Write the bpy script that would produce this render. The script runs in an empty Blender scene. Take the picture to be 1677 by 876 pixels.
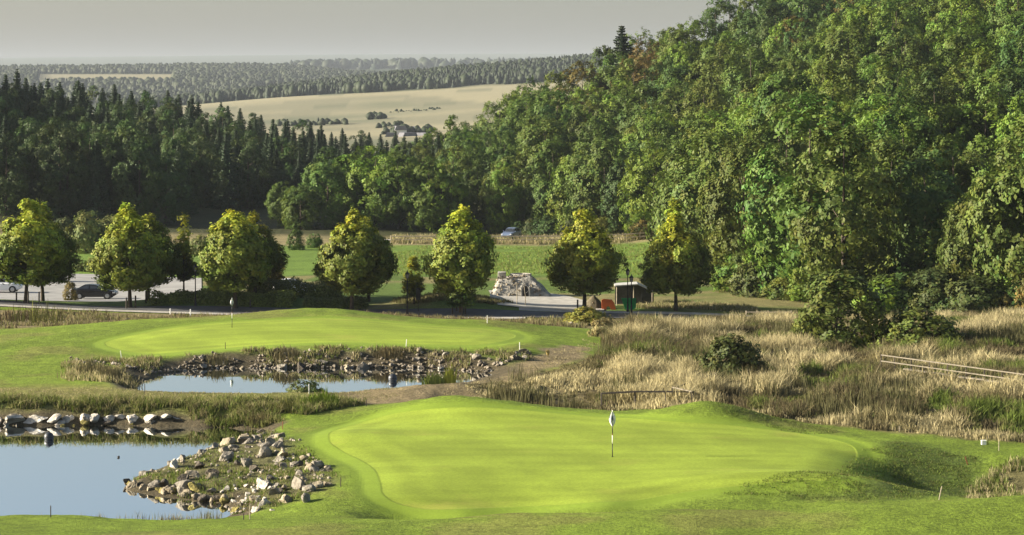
import bpy, bmesh, math, random
import numpy as np

# ------------------------------------------------------------------ camera, sky, sun, exposure
sc = bpy.context.scene
R = math.radians
F, H, YH, CX = 3781.0, 18.0, 150.0, 838.5      # focal length in photo pixels, eye height, horizon row, centre column
SUN_EL, SUN_AZ = 18.0, -1.0                     # degrees: height; turn of the sun from due left towards the far side

cam_d = bpy.data.cameras.new("camera")
cam = bpy.data.objects.new("camera", cam_d)
sc.collection.objects.link(cam)
cam.location = (0, 0, H)
cam.rotation_euler = (R(90), 0, 0)
cam_d.sensor_width = 36.0
cam_d.lens = 36.0 * F / 1677.0
cam_d.shift_y = -(438.0 - YH) / 1677.0
cam_d.clip_start = 1.0
cam_d.clip_end = 60000.0
sc.camera = cam

world = bpy.data.worlds.new("World")
sc.world = world
world.use_nodes = True
wn = world.node_tree
wn.nodes.clear()
wo = wn.nodes.new("ShaderNodeOutputWorld")
wb = wn.nodes.new("ShaderNodeBackground")
sky = wn.nodes.new("ShaderNodeTexSky")
sky.sky_type = 'NISHITA'
sky.sun_disc = False
sky.sun_elevation = R(SUN_EL)
sky.sun_rotation = R(-90 + SUN_AZ)
sky.altitude = 300
sky.air_density = 1.0
sky.dust_density = 3.6
sky.ozone_density = 1.0
wb.inputs[1].default_value = 0.05
hsv = wn.nodes.new("ShaderNodeHueSaturation")
hsv.inputs["Saturation"].default_value = 1.0
wn.links.new(sky.outputs[0], hsv.inputs["Color"])
wn.links.new(hsv.outputs[0], wb.inputs[0])
wn.links.new(wb.outputs[0], wo.inputs[0])

sun_d = bpy.data.lights.new("sun", 'SUN')
sun_d.energy = 5.0
sun_d.angle = R(0.6)
sun_d.color = (1.0, 0.90, 0.72)
sun = bpy.data.objects.new("sun", sun_d)
sc.collection.objects.link(sun)
sun.rotation_euler = (R(90 - SUN_EL), 0, R(-90 - SUN_AZ))   # light travels towards +X, a little towards the camera
sun.location = (-100, 50, 80)

sc.view_settings.view_transform = 'Standard'
sc.view_settings.look = 'None'
sc.view_settings.gamma = 1.0
sc.view_settings.use_curve_mapping = False
sc.view_settings.exposure = 1.66
sc.render.engine = 'CYCLES'
sc.cycles.use_denoising = True
sc.cycles.max_bounces = 6
sc.cycles.diffuse_bounces = 2
sc.cycles.glossy_bounces = 3
sc.cycles.transmission_bounces = 3
sc.cycles.volume_bounces = 0
sc.cycles.caustics_reflective = False
sc.cycles.caustics_refractive = False

# ------------------------------------------------------------------ helpers
rng = np.random.default_rng(7)
random.seed(7)
COL = sc.collection

def WX(px, Y):
    return (px - CX) / F * Y

def WZ(py, Y):
    return H - (py - YH) / F * Y

def hash2(ix, iy, s):
    h = np.sin(ix * 127.1 + iy * 311.7 + s * 74.7) * 43758.5453
    return h - np.floor(h)

def vnoise(x, y, s=0):
    x = np.asarray(x, float); y = np.asarray(y, float)
    ix = np.floor(x); iy = np.floor(y)
    fx = x - ix; fy = y - iy
    fx = fx * fx * (3 - 2 * fx); fy = fy * fy * (3 - 2 * fy)
    a = hash2(ix, iy, s); b = hash2(ix + 1, iy, s); c = hash2(ix, iy + 1, s); d = hash2(ix + 1, iy + 1, s)
    return (a * (1 - fx) + b * fx) * (1 - fy) + (c * (1 - fx) + d * fx) * fy

def fbm(x, y, s=0, o=4):
    t = 0; a = 0.5; n = 0
    for k in range(o):
        t = t + a * vnoise(x * 2 ** k, y * 2 ** k, s + k * 13); n += a; a *= 0.5
    return t / n

def smooth(e0, e1, x):
    t = np.clip((x - e0) / (e1 - e0), 0, 1)
    return t * t * (3 - 2 * t)

def poly_sd(x, y, poly):
    """signed distance, negative inside"""
    x = np.asarray(x, float); y = np.asarray(y, float)
    d = np.full(x.shape, 1e18); ins = np.zeros(x.shape, bool)
    n = len(poly)
    for i in range(n):
        ax, ay = poly[i]; bx, by = poly[(i + 1) % n]
        ex, ey = bx - ax, by - ay
        t = np.clip(((x - ax) * ex + (y - ay) * ey) / (ex * ex + ey * ey + 1e-12), 0, 1)
        d = np.minimum(d, (x - ax - t * ex) ** 2 + (y - ay - t * ey) ** 2)
        if ay != by:
            c = ((ay > y) != (by > y)) & (x < ex * (y - ay) / (by - ay) + ax)
            ins ^= c
    d = np.sqrt(d)
    return np.where(ins, -d, d)

def spline_poly(pts, n=4):
    """closed Catmull-Rom through the points"""
    p = np.array(pts, float); out = []
    m = len(p)
    for i in range(m):
        p0, p1, p2, p3 = p[i - 1], p[i], p[(i + 1) % m], p[(i + 2) % m]
        for k in range(n):
            t = k / n
            out.append(0.5 * ((2 * p1) + (-p0 + p2) * t + (2 * p0 - 5 * p1 + 4 * p2 - p3) * t * t + (-p0 + 3 * p1 - 3 * p2 + p3) * t ** 3))
    return [tuple(q) for q in out]

def mesh_np(name, V, Fc, mat=None, col=None, colname="tint", smoothf=False, extra=None):
    me = bpy.data.meshes.new(name)
    V = np.asarray(V, np.float32); Fc = np.asarray(Fc, np.int32)
    nf, k = Fc.shape
    me.vertices.add(len(V)); me.vertices.foreach_set("co", V.ravel())
    me.loops.add(nf * k); me.loops.foreach_set("vertex_index", Fc.ravel())
    me.polygons.add(nf)
    me.polygons.foreach_set("loop_start", np.arange(0, nf * k, k, dtype=np.int32))
    me.polygons.foreach_set("loop_total", np.full(nf, k, np.int32))
    if smoothf:
        me.polygons.foreach_set("use_smooth", np.ones(nf, bool))
    if col is not None:
        c = np.asarray(col, np.float32)
        if c.shape[1] == 3:
            c = np.hstack([c, np.ones((len(c), 1), np.float32)])
        a = me.color_attributes.new(colname, 'FLOAT_COLOR', 'POINT')
        a.data.foreach_set("color", c.ravel())
    for nm, arr in (extra or {}).items():
        a = me.attributes.new(nm, 'FLOAT', 'POINT')
        a.data.foreach_set("value", np.asarray(arr, np.float32).ravel())
    me.update(calc_edges=True)
    if mat:
        me.materials.append(mat)
    return me

def ob(name, me, parent=None, loc=(0, 0, 0), rot=(0, 0, 0), scale=(1, 1, 1)):
    o = bpy.data.objects.new(name, me)
    COL.objects.link(o)
    o.location = loc; o.rotation_euler = rot; o.scale = scale
    if parent: o.parent = parent
    return o

def tag(o, label, cat, group=None):
    o["label"] = label; o["category"] = cat
    if group: o["group"] = group
    return o

def kind(o, k, label=None, cat=None):
    o["kind"] = k
    if label: o["label"] = label
    if cat: o["category"] = cat
    return o

def thing(name, label, cat, loc=(0, 0, 0), rotz=0.0, group=None, scale=1.0):
    o = bpy.data.objects.new(name, None)
    COL.objects.link(o)
    o.location = loc; o.rotation_euler = (0, 0, rotz); o.scale = (scale,) * 3 if not hasattr(scale, '__len__') else scale
    o.empty_display_size = 0.2
    return tag(o, label, cat, group)

class MB:
    """collects polygons for one mesh"""
    def __init__(s): s.v = []; s.f = []
    def poly(s, pts):
        b = len(s.v); s.v += [tuple(p) for p in pts]; s.f.append(tuple(range(b, b + len(pts))))
    def box(s, x0, x1, y0, y1, z0, z1):
        b = len(s.v)
        s.v += [(x0, y0, z0), (x1, y0, z0), (x1, y1, z0), (x0, y1, z0), (x0, y0, z1), (x1, y0, z1), (x1, y1, z1), (x0, y1, z1)]
        s.f += [tuple(b + i for i in q) for q in ((0, 3, 2, 1), (4, 5, 6, 7), (0, 1, 5, 4), (1, 2, 6, 5), (2, 3, 7, 6), (3, 0, 4, 7))]
    def tube(s, pts, rad, n=6, cap=True):
        pts = [np.array(p, float) for p in pts]; rings = []
        for i, p in enumerate(pts):
            d = (pts[min(i + 1, len(pts) - 1)] - pts[max(i - 1, 0)]); d /= (np.linalg.norm(d) + 1e-9)
            a = np.array([1, 0, 0]) if abs(d[0]) < 0.8 else np.array([0, 1, 0])
            u = np.cross(d, a); u /= np.linalg.norm(u); w = np.cross(d, u)
            r = rad[i] if hasattr(rad, '__len__') else rad
            b = len(s.v)
            for k in range(n):
                t = 2 * math.pi * k / n
                s.v.append(tuple(p + r * (math.cos(t) * u + math.sin(t) * w)))
            rings.append(b)
        for a, b in zip(rings[:-1], rings[1:]):
            for k in range(n):
                s.f.append((a + k, b + k, b + (k + 1) % n, a + (k + 1) % n))
        if cap:
            s.f.append(tuple(rings[0] + k for k in range(n))); s.f.append(tuple(rings[-1] + k for k in reversed(range(n))))
    def lathe(s, prof, n=12, c=(0, 0, 0), axis='z'):
        rings = []
        for r, z in prof:
            b = len(s.v)
            for k in range(n):
                t = 2 * math.pi * k / n
                if axis == 'z': s.v.append((c[0] + r * math.cos(t), c[1] + r * math.sin(t), c[2] + z))
                else: s.v.append((c[0] + r * math.cos(t), c[1] + z, c[2] + r * math.sin(t)))
            rings.append(b)
        for a, b in zip(rings[:-1], rings[1:]):
            for k in range(n):
                s.f.append((a + k, a + (k + 1) % n, b + (k + 1) % n, b + k))
    def prism(s, prof, y0, y1, ins=0.0):
        """side profile (x,z) extruded along y"""
        n = len(prof); b = len(s.v)
        s.v += [(x, y0, z) for x, z in prof] + [(x, y1, z) for x, z in prof]
        s.f.append(tuple(b + i for i in range(n))); s.f.append(tuple(b + n + i for i in reversed(range(n))))
        for i in range(n):
            j = (i + 1) % n
            s.f.append((b + j, b + i, b + n + i, b + n + j))
    def mesh(s, name, mat, smoothf=False, bevel=0.0):
        me = bpy.data.meshes.new(name)
        me.from_pydata(s.v, [], s.f)
        bm = bmesh.new(); bm.from_mesh(me)
        bmesh.ops.recalc_face_normals(bm, faces=bm.faces)
        if bevel:
            bmesh.ops.bevel(bm, geom=list(bm.edges), offset=bevel, segments=2, affect='EDGES', profile=0.6)
        if smoothf:
            for f_ in bm.faces: f_.smooth = True
        bm.to_mesh(me); bm.free()
        me.materials.append(mat)
        return me
    def build(s, name, mat, parent=None, smoothf=False, bevel=0.0, **kw):
        return ob(name, s.mesh(name, mat, smoothf, bevel), parent, **kw)

# ------------------------------------------------------------------ materials
def newmat(name):
    m = bpy.data.materials.new(name); m.use_nodes = True
    nt = m.node_tree; nt.nodes.clear()
    out = nt.nodes.new("ShaderNodeOutputMaterial")
    return m, nt, out

def N(nt, typ, **kw):
    n = nt.nodes.new(typ)
    for k, v in kw.items():
        if k.startswith("i_"):
            n.inputs[int(k[2:]) if k[2:].isdigit() else k[2:]].default_value = v
        else: setattr(n, k, v)
    return n

def mat_simple(name, col, rough=0.7, var=0.25, scale=3.0, bump=0.0, bscale=None, metal=0.0, col2=None, spec=0.3):
    m, nt, out = newmat(name)
    L = nt.links.new
    p = N(nt, "ShaderNodeBsdfPrincipled"); p.inputs["Roughness"].default_value = rough; p.inputs["Metallic"].default_value = metal
    p.inputs["Specular IOR Level"].default_value = spec
    tc = N(nt, "ShaderNodeTexCoord")
    no = N(nt, "ShaderNodeTexNoise"); no.inputs["Scale"].default_value = scale; no.inputs["Detail"].default_value = 6
    L(tc.outputs["Object"], no.inputs["Vector"])
    ra = N(nt, "ShaderNodeValToRGB")
    c = np.array(col); c2 = np.array(col2) if col2 is not None else c * (1 - var)
    ra.color_ramp.elements[0].position = 0.35; ra.color_ramp.elements[1].position = 0.65
    ra.color_ramp.elements[0].color = (*c2, 1); ra.color_ramp.elements[1].color = (*np.minimum(c * (1 + var * 0.5), 1), 1)
    L(no.outputs[0], ra.inputs[0]); L(ra.outputs[0], p.inputs["Base Color"])
    if bump:
        nb = N(nt, "ShaderNodeTexNoise"); nb.inputs["Scale"].default_value = bscale or scale * 4; nb.inputs["Detail"].default_value = 5
        L(tc.outputs["Object"], nb.inputs["Vector"])
        b = N(nt, "ShaderNodeBump"); b.inputs["Strength"].default_value = 0.8; b.inputs["Distance"].default_value = bump
        L(nb.outputs[0], b.inputs["Height"]); L(b.outputs[0], p.inputs["Normal"])
    L(p.outputs[0], out.inputs[0])
    return m

def mat_leaf(name, transl=0.35, hue=0.03, val=0.25, rough=0.6):
    """leaf colour comes from the mesh tint; each plant shifts it a little"""
    m, nt, out = newmat(name)
    L = nt.links.new
    at = N(nt, "ShaderNodeAttribute", attribute_name="tint")
    oi = N(nt, "ShaderNodeObjectInfo")
    hs = N(nt, "ShaderNodeHueSaturation")
    mr = N(nt, "ShaderNodeMapRange"); mr.inputs[3].default_value = 0.5 - hue; mr.inputs[4].default_value = 0.5 + hue
    L(oi.outputs["Random"], mr.inputs[0]); L(mr.outputs[0], hs.inputs["Hue"])
    mu = N(nt, "ShaderNodeMath", operation='MULTIPLY'); mu.inputs[1].default_value = 7.31
    fr = N(nt, "ShaderNodeMath", operation='FRACT')
    L(oi.outputs["Random"], mu.inputs[0]); L(mu.outputs[0], fr.inputs[0])
    mv = N(nt, "ShaderNodeMapRange"); mv.inputs[3].default_value = 1 - val; mv.inputs[4].default_value = 1 + val
    L(fr.outputs[0], mv.inputs[0]); L(mv.outputs[0], hs.inputs["Value"])
    mxo = N(nt, "ShaderNodeMix", data_type='RGBA', blend_type='MULTIPLY'); mxo.inputs[0].default_value = 1.0
    L(at.outputs["Color"], mxo.inputs[6]); L(oi.outputs["Color"], mxo.inputs[7])
    L(mxo.outputs[2], hs.inputs["Color"])
    d = N(nt, "ShaderNodeBsdfPrincipled"); d.inputs["Roughness"].default_value = rough; d.inputs["Specular IOR Level"].default_value = 0.2
    t = N(nt, "ShaderNodeBsdfTranslucent")
    L(hs.outputs[0], d.inputs["Base Color"]); L(hs.outputs[0], t.inputs[0])
    mx = N(nt, "ShaderNodeMixShader"); mx.inputs[0].default_value = transl
    L(d.outputs[0], mx.inputs[1]); L(t.outputs[0], mx.inputs[2]); L(mx.outputs[0], out.inputs[0])
    return m
# ------------------------------------------------------------------ the lie of the land
# every survey point: photo column, photo row of the ground there, metres from the camera
SURV = [
 # lawn in front
 (-900,850,84),(-300,856,86),(0,876,86),(400,876,86),(838,876,86),(1250,876,86),(1677,876,86),(2200,872,86),(2800,860,86),
 (0,852,92),(100,847,92.5),(250,858,92),(400,852,92),(600,849,91.5),(838,840,92),(1100,833,91.5),(1400,827,91),(1600,819,91),(1677,814,91),(2200,800,92),
 (-900,1020,68),(300,1035,68),(838,1035,68),(1400,1030,68),(2400,1020,68),
 (650,853,94.5),(838,850,94.5),(1050,838,95),(1300,832,95.5),(1480,825,95),
 # near green
 (560,690,122),(640,669,124),(740,653,125),(850,660,124),(1000,675,122),(1080,678,121),(1140,674,121),(1200,684,119.5),(1300,702,117.5),(1400,711,116.5),(1500,721,115.5),(1610,732,114.5),(1700,738,114),(2200,745,114),
 (740,670,129),(1000,672,128),(1250,680,124),
 (1003,748,107),(720,748,107),(610,722,112),(860,748,107),(1150,742,108),(1280,748,107),(1390,752,107),
 (1000,705,115),(800,690,118),(1200,712,114),(1320,730,111),
 (1000,826,95.8),(760,838,95.2),(680,820,97),(1180,806,98),(1300,786,101),(1420,792,101),(1520,808,99.5),(1560,812,99),
 (640,790,100.5),(585,775,103),(580,745,108.5),(560,815,97.5),(560,835,95),
 (1460,743,110.5),(1520,762,109.5),(1580,784,107.5),(1500,790,104),(1590,798,104),(1640,790,106),(1660,765,109),(1700,790,106),(1480,720,114),
 # spit and left bank
 (300,768,107.5),(360,752,109),(400,745,110.5),(440,728,113),(470,716,116),(500,700,119.5),(500,760,107.5),(450,790,102.5),(420,812,100),(480,815,99),(530,790,101.5),(440,838,96),(500,842,94.5),(540,725,112),
 # dam between the ponds
 (-900,652,128),(-300,653,128),(0,654,127.5),(150,655,127.5),(300,656,127.5),(450,662,126.5),(540,668,126),
 (-900,640,131),(-300,640,131),(0,640,131),(200,640,131),(400,640,131),(560,645,130.5),(680,641,131),(750,634,133),
 (620,655,129),(700,650,130),
 # left fairway and far green
 (-900,620,142),(-300,615,142),(0,625,138),(60,622,138.5),(100,605,143),(0,590,149),(120,590,147.5),(230,589,148),(350,579,149),(500,570,150),(600,570,150),(700,571,150),(850,573,150),
 (0,565,157),(60,546,165),(180,530,169),(250,522,172),(330,520,173),(420,515,174),(520,511,175),(600,515,174.5),(700,524,173),(780,526,173),(850,534,171),(900,548,166),
 (380,537,162),(560,535,162),(700,545,160),(800,552,158),(200,560,157),(-300,560,160),(-900,560,160),
 (950,575,154),(900,588,148),(870,592,147),(830,610,141),(800,622,138),
 # behind the far green, road, car park
 (-900,540,180),(-300,540,180),(0,537,183),(150,533,184),(300,527,186),(450,520,188),(600,522,189),(750,526,188),(870,532,186),
 (-900,500,205),(-300,497,205),(0,500,203),(200,509,201),(400,515,200),(600,517,200),(800,519,200),(1000,521,199),(1200,524,198),(1300,525,197.5),
 (0,491,210),(200,499,210),(100,494,220),(160,489,236),(-100,482,240),(-500,485,236),(30,478,245),(150,474,250),(300,457,268),(100,456,268),(-300,458,265),(330,490,220),
 (330,480,215),(420,489,210),(500,488,212),(600,494,210),(560,480,222),(720,484,208),(660,493,209),(780,488,210),(720,511,203),
 (860,497,214),(900,492,219),(850,480,232),(940,488,222),(1020,500,212),(1120,500,211),(1200,508,207),(1240,519,203),
 (-900,440,300),(-300,430,300),(0,432,300),(140,425,300),(140,405,330),(300,428,300),(450,440,280),(560,450,262),(700,452,265),(850,447,270),(950,447,268),(1050,455,262),
 (650,415,322),(900,418,315),(1050,420,312),(700,402,340),(850,401,342),(1000,400,340),(830,392,356),(950,390,357),(1060,392,345),(740,392,358),
 # marsh
 (1000,600,145),(1000,565,162),(1000,538,182),(1200,652,128.5),(1200,602,145),(1200,556,167),(1200,535,185),(1400,640,131.5),(1400,590,149),(1400,548,172),(1500,620,138),(1500,582,151),(1500,535,185),
 (1677,560,157),(1677,620,138),(1677,695,121.5),(1677,530,180),(2200,560,157),(2200,640,135),(2200,525,180),(1500,692,121.5),(1400,682,123.5),(1300,678,124.5),(1350,528,192),(1600,524,195),
 # right-hand hill
 (1677,495,220),(1677,400,262),(1677,250,330),(1677,80,420),(1677,-20,520),(1677,-10,700),
 (2200,480,215),(2200,300,270),(2200,60,350),(2200,-200,450),(2200,-250,650),
 (2900,450,210),(2900,100,300),(2900,-250,420),(2900,-350,650),
 (1500,460,235),(1500,330,300),(1500,175,380),(1500,45,480),(1500,15,600),
 (1350,455,245),(1350,318,310),(1350,215,385),(1350,105,480),(1350,60,570),(1350,80,700),
 (1180,445,272),(1180,390,325),(1180,300,385),(1180,210,440),(1180,140,510),(1180,130,620),(1180,150,760),
 (1090,385,355),(1000,388,372),(1000,312,420),(1000,246,465),(1000,202,520),(1000,188,620),(1000,205,760),
 (900,385,385),(900,335,420),(900,272,480),(900,246,600),(830,372,400),(830,318,450),(830,276,500),(830,268,620),(830,270,760),
 # valley and left-hand hill
 (700,355,410),(700,335,450),(700,310,560),(700,280,700),(560,375,390),(560,345,440),(560,310,560),(560,285,700),(450,370,400),
 (400,350,440),(400,300,540),(400,268,640),(250,350,420),(250,300,500),(250,262,580),(250,245,700),(100,350,410),(100,300,470),(100,255,530),(100,240,640),(0,345,400),(0,290,470),(0,245,530),(0,235,650),
 (-400,330,360),(-400,190,450),(-400,130,560),(-400,140,700),(-900,340,320),(-900,40,450),(-900,-20,600),(-1800,300,300),(-1800,-150,420),(-1800,-200,650),  # unseen rise off to the left, shaped to shade the left-hand wood
 # beyond
 (300,242,900),(600,252,900),(850,246,900),(1200,205,900),(1700,120,900),(2600,60,900),(-300,205,900),(-1500,60,900),
 (300,222,1250),(600,226,1280),(850,212,1250),(1200,190,1250),(1800,170,1250),(-400,215,1250),(-1500,150,1250),
 (300,200,1550),(600,193,1600),(850,172,1600),(1200,165,1600),(-400,200,1600),
 (250,178,2000),(450,160,2000),(650,149,2050),(850,136,2050),(1050,128,2050),(1800,120,2050),(-400,185,2000),(-1500,150,2000),(2800,120,2000),
 (250,184,2500),(350,168,2500),(450,152,2500),(600,136,2500),(700,125,2500),(850,113,2500),(1000,100,2500),(1200,92,2500),(1800,90,2500),(0,190,2500),(-400,180,2500),(-1500,160,2500),(2800,95,2500),
 (0,170,3100),(250,168,3100),(500,155,3100),(800,140,3100),(1200,115,3100),
 (0,140,3600),(150,140,3600),(300,140,3600),(450,142,3600),(600,145,3600),(800,140,3600),(-500,140,3600),(1500,125,3600),
 (0,125,4100),(150,125,4100),(280,126,4100),(450,125,4100),
 (0,116,4600),(200,114,4600),(400,112,4600),(520,117,4600),(600,128,4600),(800,130,4600),(-600,118,4600),(1500,120,4600),(2800,110,4600),(-1600,120,4600),
 (0,130,6000),(600,112,6000),(900,112,6000),(1400,115,6000),(-800,125,6000),
 (0,115,8500),(600,112,8500),(1200,112,8500),(-1000,115,8500),(2400,112,8500),
 (0,96,12000),(200,93,12000),(500,90,12000),(800,88,12000),(1200,90,12000),(1800,92,12000),(-800,94,12000),(-2000,95,12000),(3000,95,12000),
 (0,101,16000),(800,98,16000),(1600,98,16000),(-2000,100,16000),(3000,100,16000),
]
_S = np.array(SURV, float)
def _uv(px, Y): return (px - CX) / 838.0, 4.5 * np.log(Y)
_pu, _pv = _uv(_S[:, 0], _S[:, 2])
def _k(r2): return 0.5 * r2 * np.log(r2 + 1e-9)
_n = len(_S)
_A = np.zeros((_n + 3, _n + 3))
_A[:_n, :_n] = _k((_pu[:, None] - _pu[None]) ** 2 + (_pv[:, None] - _pv[None]) ** 2) + np.eye(_n) * 2e-4
_A[:_n, _n:] = np.stack([np.ones(_n), _pu, _pv], 1); _A[_n:, :_n] = _A[:_n, _n:].T
_trend = 18.0 * F / _S[:, 2]
_w = np.linalg.solve(_A, np.concatenate([_S[:, 1] - _trend * 0.9, np.zeros(3)]))

def base_z(X, Y):
    X = np.asarray(X, float); Y = np.asarray(Y, float)
    Yc = np.clip(Y, 66, 16500)
    u, v = X / np.maximum(Y, 66) * F / 838.0, 4.5 * np.log(Yc)
    u = np.clip(u, -3.2, 3.2)
    sh = u.shape; u = u.ravel(); v = v.ravel(); o = np.empty(u.size)
    for i in range(0, u.size, 20000):
        a = u[i:i + 20000, None]; b = v[i:i + 20000, None]
        o[i:i + 20000] = _k((a - _pu) ** 2 + (b - _pv) ** 2) @ _w[:_n] + _w[_n] + _w[_n + 1] * a[:, 0] + _w[_n + 2] * b[:, 0]
    py = o.reshape(sh) + 0.9 * 18.0 * F / Yc
    z = H - (py - YH) / F * Yc
    return z + np.clip(66 - Y, 0, 80) * 0.19

def pond_poly(pts, level):
    return spline_poly([(WX(px, (H - level) * F / (py - YH)), (H - level) * F / (py - YH)) for px, py in pts], 3)

POND1_Z, POND2_Z = 0.0, 0.35
POND1 = pond_poly([(-700,697),(-300,697),(0,697),(150,697),(300,699),(395,702),(432,706),(415,718),(385,731),(340,745),(295,757),(245,776),(203,792),(217,803),(262,812),(300,819),(345,823),(378,829),(385,841),(362,856),(300,863),(100,866),(-300,868),(-700,868)], POND1_Z)
POND2 = pond_poly([(232,628),(262,612),(330,604),(420,602),(500,603),(600,602),(700,603),(770,607),(806,613),(780,623),(740,634),(690,644),(560,652),(400,655),(260,652),(228,640)], POND2_Z)

MOUNDS = [(1165, 120.4, 2.1, 1.7, 0.60), (1495, 107.0, 2.2, 4.2, -0.55), (1655, 104.0, 1.7, 4.0, -0.75), (1330, 100.0, 3.0, 1.2, 0.15), (690, 123.5, 3.0, 1.6, 0.25), (1330, 100.5, 3.4, 1.6, 0.30), (560, 114, 1.8, 2.2, 0.25), (520, 173.5, 4.0, 2.2, 0.35), (820, 171, 3.0, 2.0, 0.25)]
def ground_z(X, Y):
    X = np.asarray(X, float); Y = np.asarray(Y, float)
    z = base_z(X, Y)
    for px, yc, sx, sy, h_ in MOUNDS:
        z = z + h_ * np.exp(-0.5 * (((X - WX(px, yc)) / sx) ** 2 + ((Y - yc) / sy) ** 2))
    z = z - 0.42 * np.exp(-0.5 * ((Y - 93.9) / 0.75) ** 2) * smooth(560, 720, CX + X / np.maximum(Y, 60) * F) * (Y > 88)
    m = (Y > 88) & (Y < 160) & (X > -60) & (X < 12)
    if np.any(m):
        x, y, zz = X[m], Y[m], z[m]
        for poly, lv, wd in ((POND1, POND1_Z, 1.7), (POND2, POND2_Z, 2.0)):
            d = poly_sd(x, y, poly) + (vnoise(x * 0.9, y * 0.9, 3) - 0.5) * 0.5
            bank = lv + (np.maximum(zz, lv + 0.35) - lv) * smooth(-0.3, wd, d)
            bed = lv - np.clip(-d * 0.5, 0.0, 1.3)
            near = d < wd
            zz = np.where(near, np.where(d > 0, bank, np.minimum(bank, bed)), np.where(d < 6, np.maximum(zz, lv + 0.3), zz))
        z = z.copy(); z[m] = zz
    return z

def gz(x, y):
    return float(ground_z(np.array([x]), np.array([y]))[0])

_YS = np.concatenate([np.arange(82, 260, 0.2), np.arange(260, 700, 1.0)])
def hit(px, py, y0=0):
    """first point of the ground met by the photo's sight line"""
    ys = _YS[_YS >= y0]
    g = YH + F * (H - ground_z(WX(px, ys), ys)) / ys
    i = np.argmax(g <= py)
    Y = ys[i]
    return float(WX(px, Y)), float(Y), float(WZ(g[i], Y))

def at(px, Y, dz=0.0):
    x = float(WX(px, Y))
    return (x, float(Y), gz(x, Y) + dz)

def gpoly(pts, n=4):
    return spline_poly([hit(a, b)[:2] for a, b in pts], n)

GREEN1 = gpoly([(537,718),(556,702),(620,684),(720,669),(850,672),(1000,684),(1100,691),(1200,698),(1300,709),(1380,724),(1404,742),(1394,765),(1362,781),(1300,788),(1200,798),(1100,811),(1000,822),(850,831),(740,836),(662,830),(628,812),(622,790),(612,770),(590,754),(556,738)])
GREEN2 = gpoly([(170,562),(255,542),(350,530),(450,524),(560,522),(700,533),(800,539),(845,550),(800,563),(700,564),(560,561),(430,566),(330,573),(230,579)])
def pY(pts): return [(float(WX(a, Y)), float(Y)) for a, Y in pts]
MARSH = pY([(752,131.5),(800,136),(900,143),(978,150),(996,166),(992,186),(1100,190),(1300,193),(1900,196),(2400,190),(2400,116),(1640,116),(1500,118.2),(1400,119.5),(1300,121),(1200,123.2),(1140,124.8),(1000,126),(850,127.8)])
DIRT = pY([(520,127),(580,127),(660,127.5),(740,127.5),(800,131),(880,141),(960,150),(968,158),(920,158),(880,150),(820,141.5),(740,135.5),(660,132.5),(560,132),(520,130)])
SPIT = pY([(200,107),(240,104.5),(300,101.5),(370,98.5),(430,96.5),(500,99),(545,101.5),(560,104),(520,108),(500,112),(460,117),(420,122),(380,118),(300,112)])
DITCH = pY([(1585,108),(1580,103),(1600,98),(1700,96.5),(2100,97),(2100,113),(1700,112),(1640,110.5)])

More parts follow.
